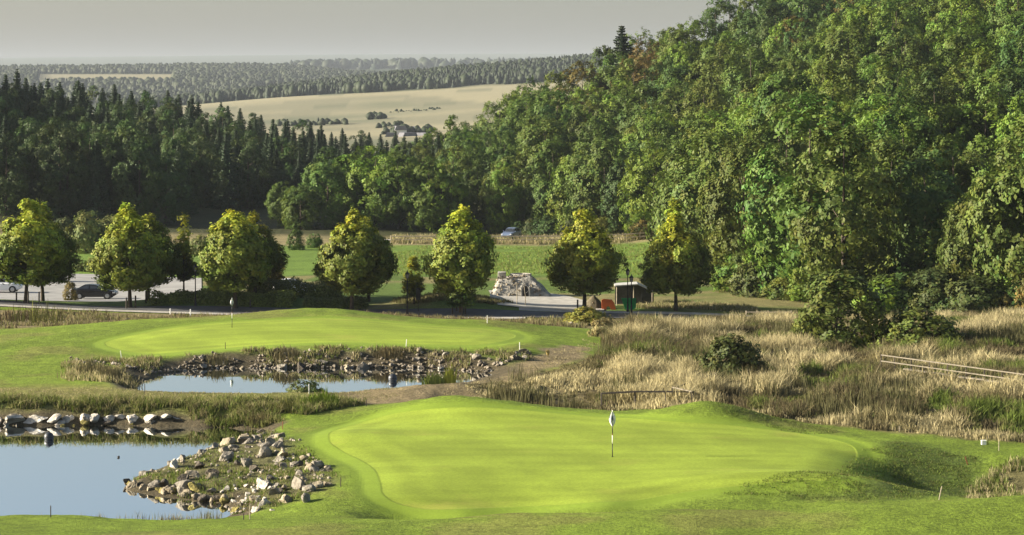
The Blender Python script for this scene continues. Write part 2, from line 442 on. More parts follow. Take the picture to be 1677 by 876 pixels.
# ------------------------------------------------------------------ ground sheet
def ground_material():
    m, nt, out = newmat("ground"); L = nt.links.new
    at_ = N(nt, "ShaderNodeAttribute", attribute_name="base")
    sd = N(nt, "ShaderNodeAttribute", attribute_name="sd_green")
    ro = N(nt, "ShaderNodeAttribute", attribute_name="rough")
    geo = N(nt, "ShaderNodeNewGeometry")
    def noise(scale, detail=5, rgh=0.6, vec=None, st=None):
        n = N(nt, "ShaderNodeTexNoise"); n.inputs["Scale"].default_value = scale; n.inputs["Detail"].default_value = detail; n.inputs["Roughness"].default_value = rgh
        if st:
            mp = N(nt, "ShaderNodeMapping"); mp.inputs["Scale"].default_value = st
            L(geo.outputs["Position"], mp.inputs[0]); L(mp.outputs[0], n.inputs[0])
        else: L(geo.outputs["Position"], n.inputs[0])
        return n
    def math_(op, a, b=None, c=None):
        n = N(nt, "ShaderNodeMath", operation=op)
        for i, q in enumerate((a, b, c)):
            if q is None: continue
            if isinstance(q, (int, float)): n.inputs[i].default_value = q
            else: L(q, n.inputs[i])
        return n.outputs[0]
    def mrange(v, a, b, c, d):
        n = N(nt, "ShaderNodeMapRange"); n.interpolation_type = 'SMOOTHSTEP'
        for i, q in enumerate((a, b, c, d)): n.inputs[i + 1].default_value = q
        L(v, n.inputs[0]); return n.outputs[0]
    def mixc(f, a, b, bt='MIX'):
        n = N(nt, "ShaderNodeMix", data_type='RGBA', blend_type=bt)
        for i, q in ((0, f), (6, a), (7, b)):
            if isinstance(q, (int, float)): n.inputs[i].default_value = q
            elif isinstance(q, tuple): n.inputs[i].default_value = (*q, 1)
            else: L(q, n.inputs[i])
        return n.outputs[2]
    big = noise(0.18, 4); mid = noise(1.1, 5); fine = noise(7.0, 4, 0.7); tiny = noise(24.0, 3, 0.75)
    wob = math_('MULTIPLY_ADD', mid.outputs[0], 0.10, -0.05)
    s = math_('ADD', sd.outputs["Fac"], wob)
    # rough grass, mottled
    v1 = mrange(big.outputs[0], 0.3, 0.7, 0.84, 1.14)
    v2 = mrange(mid.outputs[0], 0.3, 0.7, 0.82, 1.16)
    v3 = mrange(fine.outputs[0], 0.3, 0.7, 0.60, 1.36)
    v4 = mrange(tiny.outputs[0], 0.3, 0.7, 0.66, 1.30)
    vv = math_('MULTIPLY', math_('MULTIPLY', v1, v2), math_('MULTIPLY', v3, v4))
    amt = math_('MULTIPLY_ADD', ro.outputs["Fac"], 0.75, 0.25)
    vvm = math_('MULTIPLY_ADD', math_('SUBTRACT', vv, 1.0), amt, 1.0)
    comb = N(nt, "ShaderNodeCombineColor")
    for i in range(3): L(vvm, comb.inputs[i])
    rough_c = mixc(1.0, at_.outputs["Color"], comb.outputs[0], 'MULTIPLY')
    # mown putting surface: even, with faint stripes along the mowing direction and worn warm patches
    st = noise(1.0, 2, 0.5, st=(0.10, 0.75, 0.1))
    gv = math_('MULTIPLY', mrange(st.outputs[0], 0.35, 0.65, 0.92, 1.07), mrange(big.outputs[0], 0.35, 0.65, 0.86, 1.10))
    gv = math_('MULTIPLY', gv, mrange(tiny.outputs[0], 0.3, 0.7, 0.85, 1.14))
    ring = math_('SINE', math_('MULTIPLY', math_('MINIMUM', math_('MULTIPLY', s, -1.0), 3.4), 3.7))
    ringm = math_('MULTIPLY', ring, mrange(s, -3.4, -2.2, 0.0, 0.07))
    sep = N(nt, "ShaderNodeSeparateXYZ"); L(geo.outputs["Position"], sep.inputs[0])
    band = math_('SINE', math_('ADD', math_('MULTIPLY', sep.outputs[0], 1.9), math_('MULTIPLY', sep.outputs[1], 0.75)))
    gv = math_('ADD', gv, math_('ADD', ringm, math_('MULTIPLY', mrange(band, -0.3, 0.3, -1.0, 1.0), 0.022)))
    gv = math_('MULTIPLY', gv, mrange(fine.outputs[0], 0.3, 0.7, 0.88, 1.12))
    cg = N(nt, "ShaderNodeCombineColor")
    for i in range(3): L(gv, cg.inputs[i])
    green_c = mixc(1.0, (0.228, 0.300, 0.034), cg.outputs[0], 'MULTIPLY')
    patch = noise(0.33, 5, 0.65, st=(0.6, 1.0, 1))
    green_c = mixc(mrange(patch.outputs[0], 0.56, 0.74, 0.0, 0.45), green_c, (0.29, 0.275, 0.06))
    collar_c = mixc(1.0, (0.185, 0.265, 0.028), comb.outputs[0], 'MULTIPLY')
    gm = mrange(s, -0.06, 0.06, 1.0, 0.0)
    cm = mrange(s, 0.7, 2.4, 1.0, 0.0)
    c1 = mixc(cm, rough_c, collar_c)
    c2 = mixc(gm, c1, green_c)
    # cut edge: the taller collar grass makes a step
    hgt = math_('MULTIPLY', mrange(s, -0.10, 0.04, 0.0, 1.0), 0.020)
    hg2 = math_('MULTIPLY', math_('ADD', fine.outputs[0], math_('MULTIPLY', tiny.outputs[0], 0.6)), math_('MULTIPLY_ADD', ro.outputs["Fac"], 0.22, 0.006))
    hg3 = math_('MULTIPLY', mid.outputs[0], math_('MULTIPLY', ro.outputs["Fac"], 0.25))
    b = N(nt, "ShaderNodeBump"); b.inputs["Strength"].default_value = 0.75; b.inputs["Distance"].default_value = 1.0
    L(math_('ADD', math_('ADD', hgt, hg2), hg3), b.inputs["Height"])
    p = N(nt, "ShaderNodeBsdfPrincipled"); p.inputs["Roughness"].default_value = 0.85; p.inputs["Specular IOR Level"].default_value = 0.15
    L(c2, p.inputs["Base Color"]); L(b.outputs[0], p.inputs["Normal"]); L(p.outputs[0], out.inputs[0])
    return m

def build_ground():
    rows = list(np.arange(-60, 60, 12.0)) + list(np.arange(60, 82, 2.0))
    py = np.arange(935, 452, -1.3)
    rows += [y for y in (H - 0.8) * F / (py - YH) if y > 82.5]
    rows += list(np.arange(rows[-1] + 1.5, 360, 1.5)) + list(np.arange(362, 900, 6.0))
    y = 900.0
    while y < 16000: rows.append(y); y *= 1.03
    rows = np.array(rows)
    pxs = np.concatenate([np.arange(-2600, -150, 70), np.arange(-150, 1831, 4.5), np.arange(1900, 4300, 70)])
    PX, YY = np.meshgrid(pxs, rows)
    XX = (PX - CX) / F * np.maximum(YY, 66)
    ZZ = ground_z(XX, YY)
    near = YY < 400
    # masks
    def sdm(poly, m):
        d = np.full(XX.shape, 50.0); d[m] = poly_sd(XX[m], YY[m], poly); return d
    m1 = (YY > 85) & (YY < 200)
    sdg = np.minimum(sdm(GREEN1, m1), sdm(GREEN2, m1))
    sm = sdm(MARSH, (YY > 100) & (YY < 215))
    sdirt = sdm(DIRT, m1); ssp = sdm(SPIT, m1); sdit = sdm(DITCH, m1)
    sp1 = sdm(POND1, m1); sp2 = sdm(POND2, m1)
    nz = fbm(XX * 0.5, YY * 0.5, 5, 4)
    rough = np.clip(smooth(0.6, 2.0, sdg), 0, 1)
    # real small humps in the unmown ground
    hump = (fbm(XX * 1.3, YY * 1.3, 21, 4) - 0.5)
    amp = np.where(near, 0.10, 0.0) * rough
    amp = amp + 0.35 * smooth(0.5, -1.0, sm) + 0.22 * smooth(0.3, -0.6, ssp)
    amp = np.where((YY < 93) | ((YY > 196) & (YY < 270)), np.minimum(amp, 0.03), amp)
    ZZ = ZZ + hump * amp
    # colours
    c = np.zeros(XX.shape + (3,)); c[:] = (0.165, 0.235, 0.026)
    def lay(mask, colr):
        c[:] = c * (1 - mask[..., None]) + np.array(colr) * mask[..., None]
    dry = smooth(0.52, 0.68, fbm(XX * 0.22, YY * 0.22, 9, 4)) * 0.55
    lay(dry * (YY < 200), (0.20, 0.19, 0.055))
    # longer grass on the right slope, its shade also put into the colour
    slope = pY([(1392,107),(1415,112.5),(1480,114.5),(1600,112),(1610,106),(1560,100),(1480,97),(1380,97),(1180,98),(1250,100),(1340,102)])
    lay(smooth(0.8, -0.8, sdm(slope, m1) + (nz - 0.5) * 1.5) * 0.85, (0.085, 0.125, 0.026))
    # back part beyond the far green: dry strip
    lay(smooth(174, 179, YY + (nz - 0.5) * 6) * (YY < 199), (0.20, 0.165, 0.085))
    lay(smooth(-0.4, 0.6, -sdirt + (nz - 0.5) * 1.6), (0.27, 0.215, 0.12))
    lay(smooth(-0.6, 0.6, -sm + (nz - 0.5) * 2.0), (0.19, 0.155, 0.075))
    lay(smooth(-0.6, 0.8, -ssp + (nz - 0.5) * 2.5), (0.135, 0.13, 0.055))
    lay(smooth(-0.4, 0.5, -sdit + (nz - 0.5)), (0.13, 0.12, 0.05))
    # dam top greenish-dry, pond banks brown
    dam = smooth(124, 126, YY) * smooth(134.5, 132, YY) * (PX < 560) * (sp1 < 30)
    lay(dam * 0.7, (0.23, 0.21, 0.075))
    for sp, wd in ((sp1, 1.5), (sp2, 2.6)):
        k_ = smooth(wd, wd * 0.45, sp + (nz - 0.5) * 1.2)
        k_ = k_ * np.where((YY < 97) & (sp is sp1), 0.4, 1.0)
        lay(k_, (0.10, 0.083, 0.05))
    # behind the road
    bey = smooth(203, 206, YY)
    lay(bey, (0.10, 0.155, 0.03))
    lay(smooth(0.45, 0.6, fbm(XX * 0.12, YY * 0.12, 31, 3)) * bey * (YY < 262), (0.21, 0.19, 0.08))
    lay(smooth(262, 268, YY), (0.135, 0.215, 0.035))
    lay(smooth(338, 344, YY + (nz - 0.5) * 5), (0.26, 0.22, 0.11))
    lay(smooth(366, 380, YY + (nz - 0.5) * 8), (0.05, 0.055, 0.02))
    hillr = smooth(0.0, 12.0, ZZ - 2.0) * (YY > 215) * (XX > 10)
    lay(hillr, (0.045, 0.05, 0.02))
    # far country: pale fields, dark woods
    lay(smooth(780, 900, YY), (0.205, 0.195, 0.125))
    fld = vnoise(PX / 260.0 + YY / 700.0, YY / 260.0, 40)
    farf = (YY > 950) & (YY < 2100)
    lay(farf * smooth(0.45, 0.52, fld) * 0.8, (0.31, 0.28, 0.175))
    lay(farf * smooth(0.30, 0.25, fld) * 0.8, (0.14, 0.15, 0.09))
    edge = np.abs(((YY + XX * 0.5 + 40 * vnoise(XX / 120.0, YY / 200.0, 5)) % 230) - 115)
    lay(farf * (edge < 7) * 0.6, (0.12, 0.13, 0.08))
    lay(farf * ((edge > 60) & (edge < 85)) * 0.5, (0.30, 0.27, 0.17))
    woods = smooth(2010, 2060, YY + (vnoise(PX / 60.0, PX * 0, 3) - 0.5) * 60)
    lay(woods, (0.040, 0.055, 0.022))
    fp = (YY > 3650) & (YY < 4250) & (PX > 60) & (PX < 285)
    lay(1.0 * fp, (0.26, 0.235, 0.14))
    lay(smooth(5500, 7500, YY), (0.10, 0.115, 0.08))
    rgh = rough.copy()
    rgh = np.where(YY > 205, 0.8, rgh); rgh = np.where(YY > 900, 0.15, rgh)
    nr, nc = XX.shape
    V = np.stack([XX, YY, ZZ], -1).reshape(-1, 3)
    idx = np.arange(nr * nc).reshape(nr, nc)
    Q = np.stack([idx[:-1, :-1], idx[:-1, 1:], idx[1:, 1:], idx[1:, :-1]], -1).reshape(-1, 4)
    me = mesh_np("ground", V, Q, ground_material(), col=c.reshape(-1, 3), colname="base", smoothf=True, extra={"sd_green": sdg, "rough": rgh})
    o = ob("ground", me); kind(o, "structure")
    return o

build_ground()

# ------------------------------------------------------------------ water
def water_material(name, tint, ripple):
    m, nt, out = newmat(name); L = nt.links.new
    geo = N(nt, "ShaderNodeNewGeometry")
    mp = N(nt, "ShaderNodeMapping"); mp.inputs["Scale"].default_value = (1.0, 0.5, 1.0)
    L(geo.outputs["Position"], mp.inputs[0])
    no = N(nt, "ShaderNodeTexNoise"); no.inputs["Scale"].default_value = 2.2; no.inputs["Detail"].default_value = 3
    L(mp.outputs[0], no.inputs[0])
    b = N(nt, "ShaderNodeBump"); b.inputs["Strength"].default_value = 1.0; b.inputs["Distance"].default_value = ripple
    L(no.outputs[0], b.inputs["Height"])
    g = N(nt, "ShaderNodeBsdfGlossy"); g.inputs["Roughness"].default_value = 0.015; g.inputs[0].default_value = (0.94, 0.97, 1.0, 1)
    d = N(nt, "ShaderNodeBsdfDiffuse"); d.inputs[0].default_value = (*tint, 1)
    fr = N(nt, "ShaderNodeFresnel"); fr.inputs[0].default_value = 4.0
    L(b.outputs[0], g.inputs["Normal"]); L(b.outputs[0], fr.inputs["Normal"])
    mx = N(nt, "ShaderNodeMixShader"); L(fr.outputs[0], mx.inputs[0]); L(d.outputs[0], mx.inputs[1]); L(g.outputs[0], mx.inputs[2])
    L(mx.outputs[0], out.inputs[0])
    return m

def sheet_from_poly(name, poly, z, mat, grow=0.0):
    p = np.array(poly); c = p.mean(0)
    if grow:
        e = np.roll(p, -1, 0) - np.roll(p, 1, 0)
        nrm = np.stack([e[:, 1], -e[:, 0]], 1); nrm /= np.linalg.norm(nrm, axis=1)[:, None] + 1e-9
        a2 = np.sum(p[:, 0] * np.roll(p[:, 1], -1) - np.roll(p[:, 0], -1) * p[:, 1])
        p = p + nrm * grow * (1 if a2 > 0 else -1)
    bm = bmesh.new()
    f = bm.faces.new([bm.verts.new((a, b, z)) for a, b in p])
    if f.normal.z < 0: f.normal_flip()
    bmesh.ops.triangulate(bm, faces=[f])
    me = bpy.data.meshes.new(name); bm.to_mesh(me); bm.free(); me.materials.append(mat)
    return ob(name, me)

WATER = water_material("pond_water", (0.02, 0.026, 0.024), 0.0030)
o = sheet_from_poly("pond_water", POND1, POND1_Z, WATER, 0.5); kind(o, "structure", "still pond water reflecting the pale sky, in front of the dam")
o = sheet_from_poly("pond_water", POND2, POND2_Z, WATER, 0.5); kind(o, "structure", "narrow pond water between the dam and the far green")

# ------------------------------------------------------------------ road, car park, yard: sheets draped over the ground
def draped(name, left, right, mat, dz, across=10, step=1.2, label=None):
    """left / right: matching polylines of (column, metres)"""
    l = np.array([(WX(a, Y), Y) for a, Y in left]); r = np.array([(WX(a, Y), Y) for a, Y in right])
    t = np.linspace(0, 1, len(l)); n = max(2, int(np.sum(np.linalg.norm(np.diff(l, axis=0), axis=1)) / step))
    tt = np.linspace(0, 1, n)
    L_ = np.stack([np.interp(tt, t, l[:, i]) for i in (0, 1)], 1); R_ = np.stack([np.interp(tt, t, r[:, i]) for i in (0, 1)], 1)
    s = np.linspace(0, 1, across)
    P = L_[:, None, :] * (1 - s)[None, :, None] + R_[:, None, :] * s[None, :, None]
    Z = ground_z(P[..., 0], P[..., 1]) + dz
    V = np.concatenate([P, Z[..., None]], -1).reshape(-1, 3)
    idx = np.arange(n * across).reshape(n, across)
    Q = np.stack([idx[:-1, :-1], idx[1:, :-1], idx[1:, 1:], idx[:-1, 1:]], -1).reshape(-1, 4)
    o = ob(name, mesh_np(name, V, Q, mat, smoothf=True)); kind(o, "structure", label)
    return o

ASPH = mat_simple("asphalt", (0.085, 0.085, 0.09), 0.85, 0.25, 0.8, 0.01, 12)
PALE = mat_simple("pale_gravel", (0.40, 0.38, 0.34), 0.9, 0.25, 1.2, 0.02, 9)
PAVE = mat_simple("car_park_paving", (0.30, 0.295, 0.285), 0.85, 0.18, 0.5, 0.01, 8)
draped("road", [(-260,203.2),(0,203.4),(200,201.2),(400,200),(700,199.6),(1000,198.6),(1200,197.8),(1330,197)],
       [(-260,208.2),(0,208.2),(200,206),(400,204.6),(700,204),(1000,203),(1200,202),(1330,201.5)], ASPH, 0.06, label="grey tarmac lane behind the trees")
draped("path", [(-260,201.5),(0,201.7),(200,199.5),(400,198.4),(700,198),(860,197.8)],
       [(-260,203.15),(0,203.35),(200,201.15),(400,199.95),(700,199.55),(860,199.2)], PALE, 0.07, label="pale gravel strip along the lane")
draped("path", [(850,203.7),(1000,203.1),(1200,202.1),(1330,201.6)], [(850,205.4),(1000,205.2),(1200,203.8),(1330,202.8)], PALE, 0.07, label="pale gravel verge beyond the lane")
draped("car_park", [(-300,223),(0,222),(110,222.5),(190,226),(250,232),(330,238)], [(-300,276),(0,276),(110,276),(190,275),(250,272),(330,268)], PAVE, 0.06, across=40, label="pale paved car park beyond the lane")
draped("gravel_yard", [(815,206),(860,205.6),(925,205.5),(990,205.5)], [(800,236),(850,238),(925,226),(985,212)], PALE, 0.07, across=26, label="pale gravel yard round the rubble mound")
draped("field_track", [(600,351),(740,351),(830,350.5),(950,350.5),(1080,347)], [(600,356.5),(740,356.5),(830,356.5),(950,356.5),(1080,353)], PALE, 0.15, across=6, label="pale farm track along the edge of the wood")
# ------------------------------------------------------------------ plants
LEAF = mat_leaf("leaf", 0.22, 0.012, 0.20)
NEEDLE = mat_leaf("needles", 0.12, 0.015, 0.15)
GRASSM = mat_leaf("grass_blades", 0.35, 0.0, 0.0, 0.8)
BARK = mat_simple("bark", (0.075, 0.058, 0.042), 0.9, 0.4, 3.0, 0.03, 9)

def leaf_quads(P, Nn, size, r, aspect=0.62):
    """rhomb-shaped leaf sprays at P with normals Nn"""
    n = len(P)
    Nn = Nn / (np.linalg.norm(Nn, axis=1)[:, None] + 1e-9)
    a = r.normal(size=(n, 3)); u = np.cross(Nn, a); u /= np.linalg.norm(u, axis=1)[:, None] + 1e-9
    w = np.cross(Nn, u)
    s = (size * r.uniform(0.6, 1.35, n))[:, None]
    bend = Nn * s * 0.18
    V = np.stack([P - u * s, P + w * s * aspect - bend * 0, P + u * s - bend, P - w * s * aspect], 1).reshape(-1, 3)
    Fq = np.arange(n * 4).reshape(n, 4)
    return V, Fq

def crown_mesh(name, seed, hgt, base, prof, nl, lobe_r, n_leaf, size, mat, tintf=None, core=0.35, upb=0.35, per=13, twig=1.05):
    """prof(t): crown radius at relative height t in the crown; lobes sit on that surface and carry the leaves"""
    r = np.random.default_rng(seed)
    ch = hgt - base
    # lobe centres
    t = r.uniform(0.0, 1.0, nl * 6)
    pr = np.array([prof(q) for q in t]); keep = r.uniform(0, pr.max(), len(t)) < pr + 0.05 * pr.max()
    t = t[keep][:nl]; pr = pr[keep][:nl]
    ang = r.uniform(0, 2 * math.pi, len(t))
    rad = pr * np.sqrt(r.uniform(core, 1.0, len(t)))
    lr = lobe_r * r.uniform(0.7, 1.3, len(t)) * np.clip(0.55 + 0.6 * pr / pr.max(), 0.5, 1.1)
    rad = np.maximum(rad - lr * 0.45, 0)
    C = np.stack([rad * np.cos(ang), rad * np.sin(ang), base + t * (ch - lr * 0.8)], 1)
    wgt = lr ** 2; li = r.choice(len(t), n_leaf, p=wgt / wgt.sum())
    d = r.normal(size=(n_leaf, 3))
    out = C[li] - np.array([0, 0, base + ch * 0.4]); out /= np.linalg.norm(out, axis=1)[:, None] + 1e-9
    d = d / np.linalg.norm(d, axis=1)[:, None] + out * 0.45 + np.array([0, 0, upb])
    d /= np.linalg.norm(d, axis=1)[:, None] + 1e-9
    tw = max(1, n_leaf // per)                 # leaves hang together in twigs
    ti = r.integers(0, tw, n_leaf); li = li[:tw][ti]; d0 = d[:tw]; rad_f = r.uniform(0.80, 1.06, tw)
    d = d0[ti]
    P = C[li] + d * (lr[li] * rad_f[ti])[:, None] * np.array([1, 1, 0.85]) + r.normal(0, size * twig, (n_leaf, 3))
    P[:, 2] = np.maximum(P[:, 2], base - 0.2 * r.uniform(0, 1, n_leaf) * ch * 0.3)
    Nn = d * 0.75 + out[:tw][ti] * 0.55 + r.normal(size=(tw, 3))[ti] * 0.22 + r.normal(size=(n_leaf, 3)) * 0.22
    V, Fq = leaf_quads(P, Nn, size, r)
    lobe_v = r.uniform(0.82, 1.18, len(t)); lobe_h = r.normal(0, 0.07, len(t))
    v = lobe_v[li] * r.uniform(0.86, 1.14, tw)[ti] * r.uniform(0.86, 1.14, n_leaf)
    col = np.stack([v * (1 + lobe_h[li] + r.normal(0, 0.08, n_leaf)), v, v * (1 - lobe_h[li])], 1)
    if tintf is not None: col = col * tintf((P[:, 2] - base) / ch, P, r)
    col = np.clip(col, 0.02, 8)
    return mesh_np(name, V, Fq, mat, col=np.repeat(col, 4, 0))

def trunk_mesh(name, seed, hgt, r0, base, limbs=7, spread=2.0, lean=0.02):
    r = np.random.default_rng(seed); m = MB()
    pts = [(0, 0, -0.4)] + [(r.normal(0, lean) * k, r.normal(0, lean) * k, hgt * 0.85 * k / 5) for k in range(0, 6)]
    m.tube(pts, [r0 * 1.35, r0 * 1.2] + [r0 * (1 - 0.17 * k) for k in range(1, 6)], 8)
    for k in range(limbs):
        z = base * 0.95 + (hgt * 0.7 - base) * (k + 0.3) / limbs
        a = r.uniform(0, 6.28); L_ = spread * r.uniform(0.7, 1.1) * (1 - 0.5 * k / limbs)
        p0 = np.array([0, 0, z]); d = np.array([math.cos(a), math.sin(a), 0.55])
        rr = r0 * (0.45 - 0.25 * k / limbs)
        m.tube([p0, p0 + d * L_ * 0.5, p0 + d * L_ * np.array([1, 1, 1.25])], [rr, rr * 0.7, rr * 0.25], 5)
    return m.mesh(name, BARK, True)

def conifer_mesh(name, seed, hgt, R0, droop=0.25, whorls=44, ragged=0.3):
    r = np.random.default_rng(seed); Vs = []; cols = []
    for i in range(whorls):
        t = 0.08 + 0.90 * (i + r.uniform(-0.3, 0.3)) / whorls
        z = hgt * t; Lb = R0 * (1 - t) ** 0.85 + 0.12
        nb = 9 if t < 0.75 else 6
        a0 = r.uniform(0, 6.28)
        for k in range(nb):
            a = a0 + 6.283 * k / nb + r.normal(0, 0.2); L_ = Lb * r.uniform(1 - ragged, 1 + ragged * 0.6)
            d = np.array([math.cos(a), math.sin(a), 0]); sd = np.array([-d[1], d[0], 0])
            dz = -droop * L_ * r.uniform(0.4, 1.4) * (1.2 - t)
            v = r.uniform(0.7, 1.25)
            for q in range(4):
                s0, s1 = q / 4, (q + 1) / 4 + 0.06
                p0 = np.array([0, 0, z]) + d * L_ * s0 + np.array([0, 0, dz * s0 ** 1.6])
                p1 = np.array([0, 0, z]) + d * L_ * s1 + np.array([0, 0, dz * s1 ** 1.6 + 0.12 * L_ * (q == 3)])
                w0 = 0.30 * L_ * (1.05 - s0) + 0.10; w1 = 0.26 * L_ * (1.02 - s1) + 0.02
                tl = r.normal(0, 0.35)
                dn = np.array([0, 0, -0.35 * w0])
                Vs += [p0 + sd * w0 + dn * (1 + tl), p0 - sd * w0 + dn * (1 - tl), p1 - sd * w1 + dn * 0.6, p1 + sd * w1 + dn * 0.6]
                hg = np.array([0, 0, -(0.22 * L_ * (1.1 - s0) + 0.22) * r.uniform(0.6, 1.3)]); sk = sd * r.normal(0, 0.25) * w0
                Vs += [p0 + sk, p1 - sk * 0.5, p1 - sk * 0.5 + hg * 0.55, p0 + sk + hg]
                sw = sd * w0 * 0.75; out_ = d * 0.1 * L_
                Vs += [p0 - sw + out_, p0 + sw + out_, p0 + sw * 0.7 + out_ * 1.5 + hg * 1.1, p0 - sw * 0.7 + out_ * 1.5 + hg * 1.1]
                cols += [[v * (0.9 + 0.25 * s1)] * 3] * 12
    V = np.array(Vs); Fq = np.arange(len(V)).reshape(-1, 4)
    return mesh_np(name, V, Fq, mat=NEEDLE, col=np.array(cols))

def P_round(R0, low=0.75):
    return lambda t: R0 * max(0.08, math.sqrt(max(0.0, 1 - ((t - 0.36) / 0.66) ** 2))) if t > 0.36 else R0 * (low + (1 - low) * t / 0.36)
def P_ovoid(R0):           # broad low down, drawn to a point: clipped avenue tree
    return lambda t: R0 * max(0.04, (1 - ((t - 0.27) / 0.76) ** 1.45) if t > 0.27 else (0.66 + 0.34 * t / 0.27))
def P_shrub(R0):
    return lambda t: R0 * max(0.12, math.sqrt(max(0.0, 1 - (t * 0.97) ** 2)))

BROAD = []
for k, (hh, R0, bs, nl, lr) in enumerate([(14, 5.2, 0.5, 62, 1.35), (15, 4.7, 0.6, 58, 1.25), (13, 5.4, 0.4, 64, 1.4), (16, 5.0, 0.8, 66, 1.3), (12, 4.8, 0.3, 54, 1.35), (15, 5.6, 0.5, 70, 1.4)]):
    BROAD.append((crown_mesh("crown", 100 + k, hh, bs, P_round(R0), nl, lr, 16000, 0.185, LEAF, None, 0.72, 0.3), trunk_mesh("trunk", 200 + k, hh, 0.28, bs, 7, R0 * 0.6), hh, R0))
CONI = []
for k, (hh, R0, dr) in enumerate([(17, 3.9, 0.3), (16, 3.5, 0.22), (15, 4.1, 0.35), (17, 3.4, 0.25)]):
    tm = MB(); tm.tube([(0, 0, -0.4), (0, 0, hh * 0.5), (0, 0, hh * 0.97)], [0.26, 0.17, 0.03], 6)
    CONI.append((conifer_mesh("crown", 300 + k, hh, R0, dr), tm.mesh("trunk", BARK, True), hh, R0))

def plant(name, var, label, cat, loc, scale, rotz, color, group=None, squash=1.0):
    root = thing(name, label, cat, loc, rotz, group, (scale * squash, scale * squash, scale))
    ob("trunk", var[1], root)
    c = ob("crown", var[0], root); c.color = (*color, 1)
    return root

# -- forests: candidate spots, front to back; those no one can see behind nearer crowns are left out
def forest(region, spacing, seed, spec, skyline, max_n):
    r = np.random.default_rng(seed); pts = []
    (p0, p1, y0f, y1) = region
    cand = []
    Y = min(y0f(p) for p in np.linspace(p0, p1, 60))
    while Y < y1:
        X = WX(p0, Y)
        while X < WX(p1, Y):
            x = X + r.uniform(-0.35, 0.35) * spacing; y = Y + r.uniform(-0.35, 0.35) * spacing
            px = CX + x / y * F
            if y > y0f(px): cand.append((y, x, px))
            X += spacing
        Y += spacing * 0.85
    cand.sort()
    zs = ground_z(np.array([c[1] for c in cand]), np.array([c[0] for c in cand]))
    out = []
    for (y, x, px), z in zip(cand, zs):
        sp = spec(px, y, r)
        if sp is None: continue
        h, hw = sp["h"], sp["hw"]
        top = YH + F * (H - z - h) / y; wpx = hw / y * F
        a, b = int(max(0, px - wpx * 0.7 + 300)), int(min(len(skyline) - 1, px + wpx * 0.7 + 300))
        if b <= a: continue
        vis = skyline[a:b] - top
        if np.mean(vis) < 11 or not (-70 < px < 1750): continue
        a2, b2 = int(max(0, px - wpx * 0.8 + 300)), int(min(len(skyline) - 1, px + wpx * 0.8 + 300))
        xs = np.arange(a2, b2) - 300 - px
        prof = top + (np.abs(xs) / (wpx * 0.8 + 1e-6)) ** 2 * h / y * F * (0.35 if sp["k"] == 'b' else 0.8)
        skyline[a2:b2] = np.minimum(skyline[a2:b2], prof)
        out.append((x, y, z, sp))
        if len(out) >= max_n: break
    return out

sky_r = np.full(2400, 640.0)
_fx = [600, 720, 780, 850, 900, 1000, 1060, 1110, 1150, 1200, 1300, 1400, 1500, 1600, 1900]
_fy = [404, 398, 396, 386, 378, 366, 352, 312, 262, 234, 222, 212, 206, 203, 200]
GREEN_ = (0.078, 0.128, 0.021); YGREEN = (0.108, 0.166, 0.020); OLIVE = (0.090, 0.122, 0.022); RUST = (0.125, 0.098, 0.026); DARK = (0.052, 0.090, 0.020); YEL = (0.21, 0.19, 0.025)
def spec_right(px, y, r):
    hs = float(np.interp(px, [690, 740, 800, 860], [0.58, 0.68, 0.85, 1.0]))
    q = r.uniform(); high = (y > 420)
    if q < (0.10 if high else 0.0): c, nm = RUST, 3
    elif q < 0.30: c, nm = OLIVE, 2
    elif q < 0.58: c, nm = YGREEN, 1
    elif q < 0.72: c, nm = DARK, 4
    else: c, nm = GREEN_, 0
    v = r.integers(0, len(BROAD)); s = r.uniform(0.8, 1.3) * hs
    return dict(k='b', v=v, s=s, h=BROAD[v][2] * s, hw=BROAD[v][3] * s, c=c, nm=nm)
right = forest((690, 1850, lambda p: np.interp(p, _fx, _fy), 610), 8.0, 11, spec_right, sky_r, 400)
def zone_r(px, y):
    fy = float(np.interp(px, _fx, _fy))
    up = "at the foot of the right-hand wood" if y < fy + 18 else ("part way up the right-hand wood" if y < fy + 110 else "near the skyline of the right-hand wood")
    side = "above the meadow car" if px < 960 else ("behind the avenue" if px < 1180 else ("above the marsh shrubs" if px < 1450 else "towards its end"))
    return up + ", " + side
RL = ["fresh green tree", "yellow-green tree", "dull olive tree", "rust-brown tree", "very dark green tree"]
for x, y, z, sp in right:
    plant("broadleaf_tree", BROAD[sp["v"]], RL[sp["nm"]] + " " + zone_r(CX + x / y * F, y), "tree", (x, y, z - 0.2), sp["s"], random.uniform(0, 6.28), sp["c"], "broadleaf trees on the right-hand hillside", random.uniform(0.84, 1.0))

